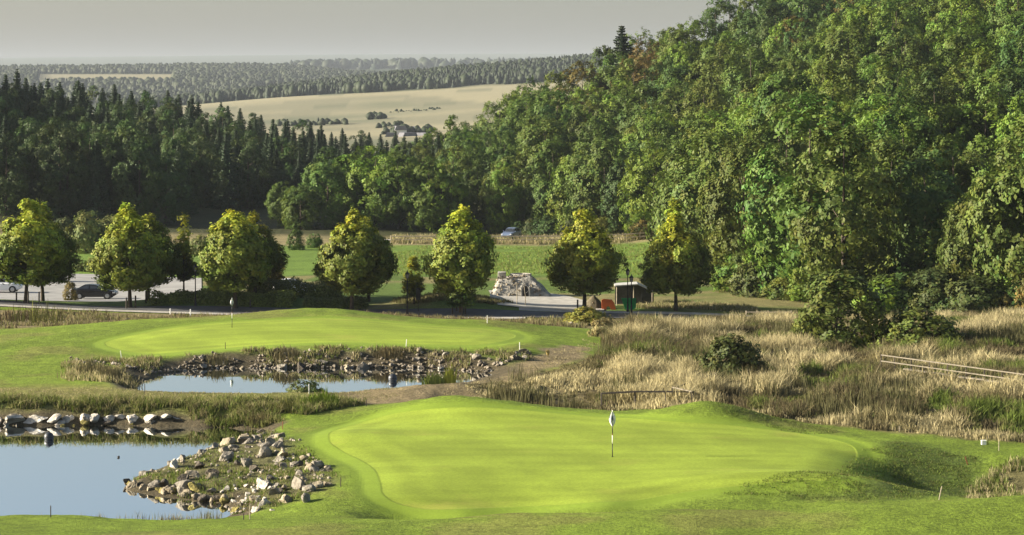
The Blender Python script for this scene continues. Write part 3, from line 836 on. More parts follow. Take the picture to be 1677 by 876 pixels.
# lighter trees standing in the valley, middle of the picture
sky_c = np.full(2400, 640.0)
def spec_mid(px, y, r):
    v = r.integers(0, len(BROAD)); top = np.interp(px, [470, 500, 540, 600, 650, 690, 760], [330, 272, 250, 240, 236, 246, 262])
    x = WX(px, y); z = gz(x, y); h = np.clip(WZ(top + r.uniform(-4, 14), y) - z, 7, 17); s = h / BROAD[v][2]
    return dict(k='b', v=v, s=s, h=h, hw=BROAD[v][3] * s, c=[GREEN_, YGREEN, YGREEN, GREEN_][r.integers(0, 4)], nm=0)
for x, y, z, sp in forest((478, 735, lambda p: 388, 436), 6.2, 5, spec_mid, sky_c, 40):
    plant("broadleaf_tree", BROAD[sp["v"]], "rounded " + ("bright green" if sp["c"] is YGREEN else ("olive" if sp["c"] is OLIVE else "green")) + " tree in the valley clump, " + ("its left end" if CX + x / y * F < 560 else ("its middle" if CX + x / y * F < 650 else "its right end")) + (", front row" if y < 400 else ", behind"), "tree", (x, y, z - 0.2), sp["s"], random.uniform(0, 6.28), sp["c"], "trees clumped on the valley floor", 1.0)

sky_l = np.full(2400, 640.0)
def spec_left(px, y, r):
    con = r.uniform() < np.interp(y, [395, 430, 480, 560], [0.06, 0.2, 0.5, 0.6]); ls = float(np.interp(px, [300, 480, 640], [1.0, 0.82, 0.68]))
    if con:
        v = r.integers(0, len(CONI)); s = r.uniform(0.72, 1.12) * ls
        return dict(k='c', v=v, s=s, h=CONI[v][2] * s, hw=CONI[v][3] * s, c=(0.036, 0.062, 0.026))
    v = r.integers(0, len(BROAD)); s = r.uniform(0.85, 1.12) * ls
    return dict(k='b', v=v, s=s, h=BROAD[v][2] * s, hw=BROAD[v][3] * s * 0.9, c=[DARK, (0.045, 0.075, 0.02), (0.055, 0.08, 0.022)][r.integers(0, 3)])
left = forest((-150, 720, lambda p: np.interp(p, [-150, 0, 280, 360, 480, 720], [392, 392, 398, 446, 462, 462]), 680), 5.6, 17, spec_left, sky_l, 280)
def zone_l(px, y):
    up = "at the front of the shaded left-hand wood" if y < 425 else ("in the middle of the shaded left-hand wood" if y < 500 else "on the skyline of the shaded left-hand wood")
    return up + (" by the picture's edge" if px < 180 else (" under the pale fields" if px < 420 else " by the valley"))
for x, y, z, sp in left:
    if sp["k"] == 'c':
        plant("spruce_tree", CONI[sp["v"]], "dark pointed spruce " + zone_l(CX + x / y * F, y), "tree", (x, y, z - 0.2), sp["s"], random.uniform(0, 6.28), sp["c"], "spruces in the shaded wood")
    else:
        plant("broadleaf_tree", BROAD[sp["v"]], "dark broadleaf tree " + zone_l(CX + x / y * F, y), "tree", (x, y, z - 0.2), sp["s"], random.uniform(0, 6.28), sp["c"], "broadleaf trees in the shaded wood", 0.9)
print("FOREST", len(right), len(left))
# lone spruce breaking the skyline of the right-hand hill
lx, ly = WX(1018, 492), 492.0; lz = gz(lx, ly)
plant("spruce_tree", CONI[0], "lone tall spruce standing above the crowns on the hill's skyline", "tree", (lx, ly, lz), (WZ(36, ly) - lz) / 17.0, 0.4, (0.026, 0.046, 0.02), None, 1.25)

# -- woods too far away to count
def far_wood(name, label, spots, hts, seed, conif=0.6, squat=1.0, n=7, var=0.3):
    r = np.random.default_rng(seed); V = []; Fc = []; C = []
    zs = ground_z(np.array([s[0] for s in spots]), np.array([s[1] for s in spots]))
    for (x, y), z, h in zip(spots, zs, hts):
        b = len(V); v = r.uniform(1 - var, 1 + var)
        con = r.uniform() < conif
        prof = [(0.30, 0.0), (0.26, 0.25), (0.17, 0.3), (0.20, 0.5), (0.10, 0.55), (0.11, 0.78), (0.0, 1.05)] if con else [(0.2, 0.0), (0.36, 0.25), (0.38, 0.5), (0.30, 0.74), (0.14, 0.90), (0.0, 0.97)]
        for rr, t in prof:
            for k in range(n):
                a = 6.283 * k / n + t * 3; q = rr * h * r.uniform(0.7, 1.25) * squat
                V.append((x + q * math.cos(a), y + q * math.sin(a), z - 1.0 + t * h * r.uniform(0.97, 1.03)))
                C.append((0.017 * v, 0.027 * v, 0.014 * v) if con else (0.026 * v, 0.037 * v, 0.015 * v))
        for i in range(len(prof) - 1):
            for k in range(n):
                Fc.append((b + i * n + k, b + i * n + (k + 1) % n, b + (i + 1) * n + (k + 1) % n, b + (i + 1) * n + k))
    o = ob(name, mesh_np(name, np.array(V), np.array(Fc), NEEDLE, col=np.array(C)))
    kind(o, "stuff", label, "forest")
    return o

def spots_in(p0, p1, y0, y1, sp, seed, cond=None):
    r = np.random.default_rng(seed); out = []
    Y = y0
    while Y < y1:
        X = WX(p0, Y)
        while X < WX(p1, Y):
            x, y = X + r.uniform(-0.45, 0.45) * sp, Y + r.uniform(-0.45, 0.45) * sp * 1.4
            if cond is None or cond(CX + x / y * F, y): out.append((x, y))
            X += sp * 0.8
        Y += sp * 1.4
    return out, r
sp_, r_ = spots_in(200, 1160, 2040, 2560, 6.8, 3, lambda p, y: y > np.interp(p, [200, 600, 1000], [2080, 2060, 2040]) + 25 * math.sin(p * 0.05))
far_wood("distant_forest", "blue-green forest on the ridge above the pale fields", sp_, 8.5 + r_.uniform(-2.5, 4, len(sp_)) , 4, 0.5, 1.0, 6, 0.15)
sp_, r_ = spots_in(-200, 640, 3050, 4650, 13, 5, lambda p, y: not (3650 < y < 4250 and 60 < p < 285) and not (y < 3600 and p > 420))
far_wood("distant_forest", "hazy dark forest on the farther hill, with a pale field in it", sp_, 12 + r_.uniform(-3, 3, len(sp_)), 6, 0.25, 1.25, 5, 0.15)
sp_, r_ = spots_in(480, 1100, 5700, 6100, 45, 8)
far_wood("distant_forest", "faint low wooded rise in the haze beyond the ridge", sp_, 26 + r_.uniform(-4, 5, len(sp_)), 9, 0.3, 1.6)
sp_, r_ = spots_in(-520, -170, 455, 650, 8, 12)  # trees added out of view, blocking the sun from the left-hand wood
far_wood("forest", "unseen wood added up the left slope to shade the left-hand wood", sp_, 19 + r_.uniform(-3, 3, len(sp_)), 13, 0.6)
# field copses and hedges on the pale fields
def copse(label, p0, p1, yc, hh, seed):
    n = max(4, int((p1 - p0) / 4)); r = np.random.default_rng(seed)
    s = [(WX(p, yc), yc + r.uniform(-12, 12)) for p in np.linspace(p0, p1, n)]
    o = far_wood("copse", label, s, hh * 0.62 * r.uniform(0.5, 1.2, n), seed, 0.05, 1.3); o["kind"] = "stuff"; o["category"] = "trees"
copse("long dark copse at the foot of the pale fields", 455, 568, 1480, 8, 31)
copse("small square copse on the pale field", 608, 628, 1560, 9, 32)
copse("low hedge climbing the pale field", 640, 720, 1650, 4, 33)
copse("small dark thicket below the fields", 622, 660, 1420, 6, 34)
# village in the gap
WHITEW = mat_simple("white_render", (0.70, 0.69, 0.66), 0.8, 0.1, 0.4)
ROOFM = mat_simple("slate_roof", (0.12, 0.12, 0.14), 0.7, 0.2, 0.6)
for k, (px, w, dd) in enumerate([(640, 9, 0), (655, 11, 14), (668, 14, -8), (683, 10, 10), (694, 12, -4), (676, 9, 30)]):
    Y = 1290 + dd * 2; x = WX(px, Y); z = WZ(233, Y) + (4 if dd > 10 else 0); w *= 0.6
    h_ = thing("house", ["leftmost white house glimpsed in the valley gap", "second white house from the left in the valley gap", "widest white house low in the valley gap", "narrow white house in the valley gap, right of the widest", "rightmost white house in the valley gap", "white house standing highest in the valley gap"][k], "house", (x, Y, z), 0.25 * k, "houses of the distant village")
    m = MB(); m.box(-w / 2, w / 2, -3, 3, -12, 3.2); m.build("wall", WHITEW, h_)
    m = MB(); m.prism([(-w / 2 - 0.4, 3.0), (w / 2 + 0.4, 3.0), (w / 2 - 0.6, 5.4), (-w / 2 + 0.6, 5.4)], -3.3, 3.3); m.build("roof", ROOFM, h_)
copse("grey-green village trees in the valley gap", 628, 705, 1330, 9, 35)
# ------------------------------------------------------------------ avenue of clipped trees behind the far green
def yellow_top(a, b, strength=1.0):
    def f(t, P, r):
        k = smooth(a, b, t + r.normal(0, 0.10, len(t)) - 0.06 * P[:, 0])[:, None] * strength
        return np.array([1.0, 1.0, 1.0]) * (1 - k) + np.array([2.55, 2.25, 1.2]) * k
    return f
LIND = []
for k in range(5):
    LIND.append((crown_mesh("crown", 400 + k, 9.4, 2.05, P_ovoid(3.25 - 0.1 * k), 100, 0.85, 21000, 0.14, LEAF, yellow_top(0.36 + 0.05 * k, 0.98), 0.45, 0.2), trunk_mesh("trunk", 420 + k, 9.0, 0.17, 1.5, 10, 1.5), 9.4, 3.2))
LINDC = (0.120, 0.150, 0.022)
AV = [ # column of trunk, metres, tree-top row, which, label
 (42, 206.5, 322, 0, "round-topped avenue tree nearest the white car, front row"),
 (70, 214, 332, 1, "darker avenue tree behind the one nearest the white car"),
 (213, 204.5, 333, 1, "avenue tree just right of the black car, front row"),
 (243, 212, 340, 2, "dark avenue tree tucked behind the one right of the black car"),
 (386, 203.8, 332, 2, "avenue tree by the far golf flag, front row"),
 (418, 211, 345, 3, "dark avenue tree tucked behind the one by the far golf flag"),
 (576, 202.8, 341, 3, "avenue tree above the middle of the far green, front row"),
 (604, 210, 352, 4, "dark avenue tree tucked behind the middle one above the far green"),
 (755, 202.4, 333, 4, "avenue tree left of the rubble mound, a young tree before it"),
 (957, 205.2, 338, 0, "bright yellow-topped avenue tree between the rubble mound and the orange panel"),
 (1107, 206, 348, 1, "last avenue tree, right of the green panel and lamp posts"),
 (-128, 208, 325, 2, "unseen avenue tree continuing the row left, added to shade the first"),  # out of view: carries the avenue on, added to shade its neighbour
]
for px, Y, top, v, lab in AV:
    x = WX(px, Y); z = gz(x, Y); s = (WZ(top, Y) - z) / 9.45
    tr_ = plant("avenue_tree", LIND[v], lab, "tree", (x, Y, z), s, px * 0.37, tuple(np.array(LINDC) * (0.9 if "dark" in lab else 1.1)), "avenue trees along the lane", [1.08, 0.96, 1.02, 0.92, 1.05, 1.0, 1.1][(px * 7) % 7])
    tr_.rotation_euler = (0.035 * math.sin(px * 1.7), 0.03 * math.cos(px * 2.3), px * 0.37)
# narrow yellow tip growing out of the last avenue tree's back: a slim young maple
SLIM = [(crown_mesh("crown", 460 + k, 6.0, 1.2, lambda t: 0.75 * max(0.1, 1 - t) + 0.15, 34, 0.42, 3600, 0.11, LEAF, yellow_top(0.1, 0.5), 0.4), trunk_mesh("trunk", 470 + k, 5.6, 0.06, 1.3, 7, 0.6), 6.0, 0.9) for k in range(3)]
def young(px, Y, top, base, v, lab, colr, wide=1.0):
    x = WX(px, Y); z = gz(x, Y); s = (WZ(top, Y) - z) / 6.0
    plant("young_tree", SLIM[v], lab, "tree", (x, Y, z), s, px * 0.7, colr, "young trees", wide)
young(1106, 208.5, 322, 505, 0, "slim yellow tree rising above the last avenue tree", (0.09, 0.12, 0.02), 1.0)
young(301, 214, 346, 470, 1, "slim yellow tree between the black car and the far flag", (0.09, 0.11, 0.02), 1.1)
young(678, 206, 415, 505, 2, "small yellow-green young tree beside the notice post", (0.10, 0.12, 0.02), 1.6)
young(757, 200.6, 420, 512, 0, "small green young tree in front of the tree left of the rubble mound", (0.06, 0.10, 0.02), 1.5)
young(455, 216, 400, 465, 1, "thin brownish young tree between the far flag and the hedge", (0.12, 0.10, 0.03), 1.2)

# ------------------------------------------------------------------ shrubs and hedges
SHR = []
for k, (hh, R0, nl, lr, nlv, sz) in enumerate([(3.0, 1.6, 40, 0.6, 5200, 0.10), (2.6, 1.9, 44, 0.6, 5200, 0.10), (3.4, 1.5, 46, 0.55, 5600, 0.09)]):
    SHR.append((crown_mesh("crown", 500 + k, hh, 0.05, P_shrub(R0), nl, lr, nlv, sz, LEAF, None, 0.3, 0.45), trunk_mesh("trunk", 520 + k, hh * 0.8, 0.05, 0.3, 9, R0 * 0.7), hh, R0))
def shrub(px, Y, top, v, lab, colr, wide=1.0, group="shrubs"):
    x = WX(px, Y); z = gz(x, Y); s = (WZ(top, Y) - z) / SHR[v][2]
    return plant("shrub", SHR[v], lab, "shrub", (x, Y, z - 0.05), s, px * 0.9, colr, group, wide)
SG = (0.10, 0.125, 0.022); SO = (0.13, 0.11, 0.03); SD = (0.055, 0.070, 0.018); SP = (0.15, 0.17, 0.05)
shrub(1375, 158, 432, 2, "tall pyramid-shaped shrub at the foot of the wood, beside the lane's end", SG, 1.2)
shrub(1330, 166, 500, 0, "smaller bush on the left flank of the tall pyramid-shaped shrub", SG, 1.1)
shrub(1505, 156, 505, 1, "rounded green shrub behind the upper end of the wooden railing", SG, 1.6)
shrub(1460, 159, 518, 0, "low bush squeezed between the pyramid shrub and the rounded shrub", SO, 1.2)
shrub(1550, 157, 528, 2, "ragged low bush on the right flank of the rounded shrub", SG, 1.3)
shrub(1198, 138.5, 548, 1, "dark shrub standing alone in the marsh by the fence rails", SD, 1.1)
shrub(1224, 139.5, 568, 0, "low dark bush leaning against the lone marsh shrub", SD, 1.2)
shrub(990, 168, 520, 1, "brown dry bush at the near end of the lane, behind the worn path", (0.19, 0.16, 0.07), 1.3)
shrub(1040, 172, 526, 0, "brown dry bush second from the worn path", (0.18, 0.15, 0.06), 1.3)
shrub(116, 229, 458, 2, "yellowing bush at the tail of the black car", (0.17, 0.14, 0.04), 0.8)
shrub(140, 318, 340, 0, "pale willow bush on the left beyond the car park", SP, 0.9)
shrub(180, 322, 355, 1, "pale green willow bush right of the tallest one beyond the car park", SP, 0.9)
shrub(105, 320, 352, 2, "grey-green willow bush left of the tallest one beyond the car park", (0.11, 0.13, 0.05), 1.0)
shrub(330, 315, 385, 1, "round bush beyond the car park behind the slim yellow tree", SP, 1.0)
shrub(160, 280, 418, 1, "sunlit low bush at the far edge of the car park", SG, 1.3)
shrub(135, 281, 424, 0, "second low bush at the far edge of the car park", SG, 1.3)
shrub(485, 330, 372, 2, "small round tree-like bush at the edge of the meadow", GREEN_, 0.9)
shrub(515, 335, 380, 0, "bush leaning over the meadow beside the small round one", GREEN_, 1.0)
shrub(960, 190, 502, 1, "yellow-green low bush before the avenue's yellow-topped tree", (0.17, 0.17, 0.03), 2.0)
for px, Y, tp, lab in ((1285, 134, 632, "low olive bush in the marsh right of the lone dark shrub"), (1330, 133, 640, "low olive bush in the marsh below the pyramid shrub"), (1255, 141, 600, "low grey-green bush in the marsh beside the fallen rails"), (1420, 146, 582, "small bush in the marsh left of the footbridge"), (1075, 140, 604, "low olive bush in the marsh above the fence rails"), (1020, 150, 572, "low brown bush in the marsh beside the worn path"), (1600, 127, 652, "low green bush in the marsh below the footbridge"), (1150, 176, 524, "low brown bush by the lane beyond the marsh")):
    shrub(px, Y, tp, px % 3, lab, (0.14, 0.14, 0.045) if "olive" in lab or "green" in lab else (0.17, 0.14, 0.06), 1.9, "low bushes in the marsh")
# undergrowth along the edge of the right-hand wood
r = np.random.default_rng(77)
for k in range(46):
    px = r.uniform(1165, 1820) if k < 34 else r.uniform(850, 1120); Y = float(np.interp(px, _fx, _fy)) - r.uniform(0.5, 5); x = WX(px, Y); v = int(r.integers(0, 3)); s = r.uniform(0.6, 1.5)
    plant("shrub", SHR[v], "leafy understorey bush at the foot of the right-hand wood " + ("behind the meadow" if px < 1150 else ("behind the pyramid shrub" if px < 1420 else "behind the wooden footbridge")), "shrub", (x, Y, gz(x, Y) - 0.1), s, r.uniform(0, 6), [SG, SD, DARK, SO, YGREEN][int(r.integers(0, 5))], "bushes along the foot of the wood", r.uniform(1.0, 1.5))

def hedge(name, label, pts, hgt, wid, n, seed, colr, size=0.11):
    """leafy bank following (column, metres) points"""
    r = np.random.default_rng(seed)
    p = np.array([(WX(a, Y), Y) for a, Y in pts]); t = np.linspace(0, 1, len(p))
    u = r.uniform(0, 1, n); x = np.interp(u, t, p[:, 0]); y = np.interp(u, t, p[:, 1])
    a = r.uniform(0, math.pi, n); rr = r.uniform(0.7, 1.05, n) * (0.75 + 0.5 * vnoise(x * 0.8, y * 0.8, 3))
    ox, oz = np.cos(a) * rr * wid, np.sin(a) * rr * hgt
    X, Y = x + r.normal(0, 0.1, n), y + ox
    Z = ground_z(X, Y) + oz
    P = np.stack([X, Y, Z], 1)
    Nn = np.stack([r.normal(0, 0.5, n), np.cos(a), np.sin(a) + 0.3], 1) + r.normal(0, 0.5, (n, 3))
    org = np.array([p[:, 0].mean(), p[:, 1].mean(), 0]); org[2] = gz(org[0], org[1])
    V, Fq = leaf_quads(P - org, Nn, size, r)
    v = r.uniform(0.6, 1.35, n) * (0.7 + 0.6 * vnoise(x * 1.5, y * 1.5, 8))
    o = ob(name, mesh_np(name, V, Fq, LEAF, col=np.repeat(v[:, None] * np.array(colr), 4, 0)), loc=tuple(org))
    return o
o = hedge("hedge", "", [(250, 209), (330, 208.5), (420, 207), (480, 207.5)], 0.95, 2.0, 9000, 1, (0.18, 0.22, 0.045)); tag(o, "low leafy hedge bank under the trees left of the far flag", "hedge")
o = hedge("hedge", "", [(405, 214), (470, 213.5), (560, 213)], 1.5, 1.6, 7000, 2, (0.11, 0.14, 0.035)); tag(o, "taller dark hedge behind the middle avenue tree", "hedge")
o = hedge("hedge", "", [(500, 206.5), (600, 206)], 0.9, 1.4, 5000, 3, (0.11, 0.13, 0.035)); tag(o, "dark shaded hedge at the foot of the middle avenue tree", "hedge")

# ------------------------------------------------------------------ grass that nobody could count
def blades(name, label, XY, hts, wid, cols, lean=0.35, seed=0, per=1, cat="grass", zoff=-0.05):
    r = np.random.default_rng(seed)
    XY = np.repeat(XY, per, 0) + (r.normal(0, 0.10, (len(XY) * per, 2)) if per > 1 else 0)
    hts = np.repeat(hts, per) * r.uniform(0.55, 1.15, len(XY)); cols = np.repeat(cols, per, 0) * r.uniform(0.75, 1.25, (len(XY), 1))
    wid = (np.repeat(wid, per) if hasattr(wid, '__len__') else wid) * r.uniform(0.6, 1.3, len(XY))
    z = ground_z(XY[:, 0], XY[:, 1]) + zoff
    a = r.uniform(0, 6.283, len(XY)); d = np.stack([np.cos(a), np.sin(a)], 1)
    la = r.uniform(0, 6.283, len(XY)); ll = np.abs(r.normal(0, lean, len(XY))) * hts
    tip = XY + np.stack([np.cos(la) * ll, np.sin(la) * ll], 1)
    mid = XY + (tip - XY) * 0.30
    V = np.stack([np.column_stack([XY - d * wid[:, None] * 0.5, z]), np.column_stack([XY + d * wid[:, None] * 0.5, z]),
                  np.column_stack([mid + d * wid[:, None] * 0.42, z + hts * 0.6]), np.column_stack([tip, z + hts]), np.column_stack([mid - d * wid[:, None] * 0.42, z + hts * 0.6])], 1).reshape(-1, 3)
    b = np.arange(len(XY)) * 5
    Fc = np.stack([np.stack([b, b + 1, b + 2, b + 4], 1), np.stack([b + 4, b + 2, b + 3, b + 3], 1)], 1)
    # quad and tip triangle as two meshes' worth of faces; tip kept as a thin quad
    tipq = np.stack([b + 4, b + 2, b + 3], 1)
    me = bpy.data.meshes.new(name); nb = len(XY)
    me.vertices.add(len(V)); me.vertices.foreach_set("co", V.astype(np.float32).ravel())
    loops = np.concatenate([Fc[:, 0].ravel(), tipq.ravel()]).astype(np.int32)
    me.loops.add(len(loops)); me.loops.foreach_set("vertex_index", loops)
    me.polygons.add(2 * nb)
    me.polygons.foreach_set("loop_start", np.concatenate([np.arange(nb) * 4, nb * 4 + np.arange(nb) * 3]).astype(np.int32))
    me.polygons.foreach_set("loop_total", np.concatenate([np.full(nb, 4), np.full(nb, 3)]).astype(np.int32))
    at_ = me.color_attributes.new("tint", 'FLOAT_COLOR', 'POINT')
    c5 = np.repeat(np.clip(cols, 0.01, 0.9), 5, 0)
    at_.data.foreach_set("color", np.hstack([c5, np.ones((len(c5), 1))]).astype(np.float32).ravel())
    me.update(calc_edges=True); me.materials.append(GRASSM)
    o = ob(name, me); kind(o, "stuff", label, cat)
    return o

def scatter(poly, n, seed, edge=0.3):
    r = np.random.default_rng(seed); p = np.array(poly)
    lo, hi = p.min(0), p.max(0); out = np.zeros((0, 2))
    while len(out) < n:
        q = r.uniform(lo, hi, (n * 2, 2)); d = poly_sd(q[:, 0], q[:, 1], poly) + (vnoise(q[:, 0] * 0.8, q[:, 1] * 0.8, 4) - 0.5) * edge * 2
        out = np.vstack([out, q[d < -0.05]])
    return out[:n]

STRAW = np.array([0.44, 0.385, 0.215]); TAN = np.array([0.255, 0.222, 0.112]); BROWN = np.array([0.130, 0.108, 0.055]); OLV = np.array([0.150, 0.158, 0.050]); GRN = np.array([0.12, 0.165, 0.03])
MARSHV = pY([(752,131.5),(800,136),(900,143),(978,150),(996,166),(992,186),(1100,190),(1300,193),(1760,196),(1760,116),(1640,116),(1500,118.2),(1400,119.5),(1300,121),(1200,123.2),(1140,124.8),(1000,126),(850,127.8)])
XY = scatter(MARSHV, 40000, 1, 0.8)
a_ = fbm(XY[:, 0] * 0.22, XY[:, 1] * 0.16, 51, 5); b_ = fbm(XY[:, 0] * 0.6, XY[:, 1] * 0.45, 61, 3)
cl = np.where((a_ > 0.59)[:, None], STRAW, np.where((a_ > 0.525)[:, None], TAN, np.where((b_ > 0.52)[:, None], OLV, BROWN)))
cl = np.where(((b_ > 0.62) & (a_ < 0.52))[:, None], GRN, cl)
hh = 0.28 + 0.75 * smooth(0.32, 0.72, fbm(XY[:, 0] * 0.55, XY[:, 1] * 0.4, 71, 3)) + 0.25 * (a_ > 0.56)
dm = -poly_sd(XY[:, 0], XY[:, 1], MARSH); hh = hh * (0.45 + 0.55 * smooth(0, 2.5, dm)); pxm = CX + XY[:, 0] / XY[:, 1] * F
hh = hh * (0.45 + 0.55 * smooth(930, 1040, pxm)); cl = np.where(((pxm < 980) & (a_ < 0.60))[:, None], BROWN * 0.9 + OLV * 0.2, cl)
hh = hh + 0.85 * np.exp(-0.5 * (((pxm - 1030) / 55) ** 2 + ((XY[:, 1] - 164) / 9) ** 2))
blades("tall_grass", "tall dry straw and olive grass filling the marsh behind the near green", XY, hh, 0.055, cl * np.random.default_rng(3).uniform(0.6, 1.25, (len(XY), 1)), 0.5, 2, 6)
# dark seed heads and weeds in clumps
XY = scatter(MARSHV, 60000, 3, 0.5); q = fbm(XY[:, 0] * 0.28, XY[:, 1] * 0.2, 81, 3); XY = XY[q > 0.60][:9000]
blades("reeds", "dark brown and green reeds standing in clumps in the marsh", XY, np.random.default_rng(1).uniform(0.6, 1.3, len(XY)), 0.05, np.tile(np.array([0.10, 0.095, 0.04]), (len(XY), 1)), 0.18, 4, 2)
# bright fringe of straw along the marsh's near edge
rr_ = np.random.default_rng(5); e = pY([(985,126.6),(1140,125.2),(1200,123.6),(1300,121.4),(1400,119.9),(1500,118.5),(1640,116.6),(1760,116)])
e = np.array(e); u = rr_.uniform(0, 1, 4200); t = np.linspace(0, 1, len(e))
XY = np.stack([np.interp(u, t, e[:, 0]) + rr_.normal(0, 0.15, 4200), np.interp(u, t, e[:, 1]) + rr_.uniform(-0.15, 1.3, 4200)], 1)
blades("tall_grass", "pale straw fringe along the top edge of the near green", XY, rr_.uniform(0.10, 0.50, 4200) * (0.35 + 1.2 * vnoise(XY[:, 0] * 0.7, XY[:, 1] * 0.7, 9)), 0.035, np.tile(STRAW, (4200, 1)) * rr_.uniform(0.7, 1.1, (4200, 1)), 0.3, 6, 3)
# spit, dam face, pond banks, ditch
def patch(label, poly, n, colset, h0, h1, seed, wid=0.035, per=4, thr=0.45, sc_=0.7, name="grass_tufts", lean=0.4):
    XY = scatter(poly, n * 3, seed, 0.4); r = np.random.default_rng(seed)
    q = fbm(XY[:, 0] * sc_, XY[:, 1] * sc_, seed + 90, 3); XY = XY[q > thr][:n]
    dw = np.minimum(poly_sd(XY[:, 0], XY[:, 1], POND1), poly_sd(XY[:, 0], XY[:, 1], POND2)) if XY[:, 1].mean() < 165 else np.ones(len(XY))
    XY = XY[dw > 0.12]
    cs = np.array(colset)[r.integers(0, len(colset), len(XY))]
    return blades(name, label, XY, r.uniform(h0, h1, len(XY)), wid, cs, lean, seed, per)
patch("tufts of dry grass between the boulders of the stone spit", SPIT, 2600, [TAN, OLV, GRN, GRN * 1.2, GRN], 0.08, 0.26, 11, 0.035, 5, 0.47, 0.6)
DAMF = pY([(-260,125.5),(0,125.5),(290,125.4),(310,124.5),(430,122.6),(560,125),(600,127.4),(560,128.2),(430,127.6),(300,127.4),(0,127.4),(-260,127.4)])
patch("shaggy green and straw grass hanging down the dam's face", DAMF, 4600, [OLV, GRN, TAN, OLV * 1.2], 0.2, 0.6, 12, 0.04, 5, 0.40, 0.9, "bank_grass", 0.7)
DAMT = pY([(-260,127.2),(300,127.2),(560,128),(640,129),(700,131.4),(600,132.4),(300,132.4),(-260,132.4)])
patch("short dry grass on the crown of the dam", DAMT, 5000, [TAN, OLV * 1.3, STRAW * 0.8], 0.05, 0.14, 13, 0.03, 4, 0.3, 0.9, "bank_grass")
FBANK = pY([(100,143),(180,141),(235,142),(330,146.6),(420,147),(600,147),(780,146),(880,147),(880,150.2),(780,150.2),(600,149.8),(420,149.8),(330,149),(200,148),(110,147)])
patch("brown and straw tufts on the bank below the far green", FBANK, 1700, [TAN, BROWN, OLV, STRAW * 0.8, GRN], 0.12, 0.45, 14, 0.045, 5, 0.52, 0.6)
LBANK = pY([(95,137),(215,134.5),(225,139),(170,143),(110,146)])
patch("tan weeds at the left end of the middle pond", LBANK, 420, [TAN, TAN, STRAW, OLV], 0.2, 0.6, 15, 0.045, 5, 0.40, 0.6)
BACK = pY([(-200,176),(0,176),(150,178),(250,180),(450,181),(700,181),(860,180),(960,178),(960,197.5),(700,197.6),(300,197.6),(0,200),(-200,200)])
patch("rough brown grass between the far green and the lane", BACK, 9000, [TAN, BROWN, OLV, BROWN], 0.15, 0.55, 16, 0.06, 3, 0.42, 0.3)
PATHB = pY([(690,130.6),(760,130.4),(820,136),(900,144),(960,152),(985,162),(965,168),(950,158),(900,149.5),(820,139.5),(740,134.2)])
patch("dry grass along the worn path up to the far green", PATHB, 700, [STRAW * 0.85, TAN, TAN], 0.05, 0.16, 17, 0.04, 4, 0.42, 0.7)
patch("straw and green weeds filling the ditch beside the right-hand slope", pY([(1590,109),(1585,103),(1605,98.5),(1700,97),(1790,98),(1790,113),(1700,112),(1640,110.5)]), 2600, [OLV, GRN, TAN, STRAW * 0.8, GRN * 0.7], 0.12, 0.5, 18, 0.04, 5, 0.44, 0.8)
SLOPE = pY([(1392,107),(1415,112.5),(1480,114.5),(1600,112),(1600,106),(1560,100),(1480,97),(1380,97),(1180,97.5),(1250,99.5),(1340,102)])
patch("longer rough grass on the slope right of the near green", SLOPE, 9000, [GRN * 0.95, GRN * 1.15, OLV * 0.8], 0.05, 0.14, 24, 0.03, 4, 0.30, 0.8, "rough_grass", 0.6)
patch("rough grass on the hump behind the near green", pY([(1130,120),(1180,123),(1300,120.2),(1380,117.5),(1330,115.5),(1230,117.5)]), 2600, [GRN * 0.95, GRN * 1.1, OLV * 0.8], 0.05, 0.13, 25, 0.03, 4, 0.30, 0.8, "rough_grass", 0.6)
FRONT = pY([(-60,94.3),(40,94.4),(100,94.5),(250,94.1),(390,94.6),(392,95.6),(250,95.2),(40,95.4),(-60,95.3)])
patch("wispy weeds along the near shore of the pond", FRONT, 420, [OLV, TAN, BROWN], 0.15, 0.6, 19, 0.02, 4, 0.45, 1.0, "grass_tufts", 0.25)
MOUND = pY([(640,207),(700,206),(800,206),(840,209),(800,213),(720,213),(650,211)])
patch("brown grass on the mound left of the rubble heap", MOUND, 3000, [TAN * 0.9, BROWN, OLV, OLV], 0.15, 0.5, 20, 0.06, 3, 0.35, 0.4)
patch("dry grass on the mound right of the green panel", pY([(1045,208),(1110,208),(1240,205),(1250,209),(1120,214),(1050,213)]), 2400, [TAN, STRAW * 0.8, OLV], 0.15, 0.5, 21, 0.06, 3, 0.35, 0.4)
patch("tangled straw grass between the meadow and the wood", pY([(640,344),(830,343),(1060,341),(1120,330),(1120,350),(960,366),(840,375),(740,374),(640,365)]), 7000, [STRAW, TAN, TAN, OLV], 0.3, 1.0, 22, 0.12, 2, 0.35, 0.1)
patch("long grass standing in the meadow", pY([(560,268),(1060,266),(1075,338),(620,338)]), 12000, [np.array([0.15, 0.22, 0.04]), np.array([0.19, 0.24, 0.05]), OLV], 0.1, 0.4, 23, 0.09, 2, 0.3, 0.1, "meadow_grass")

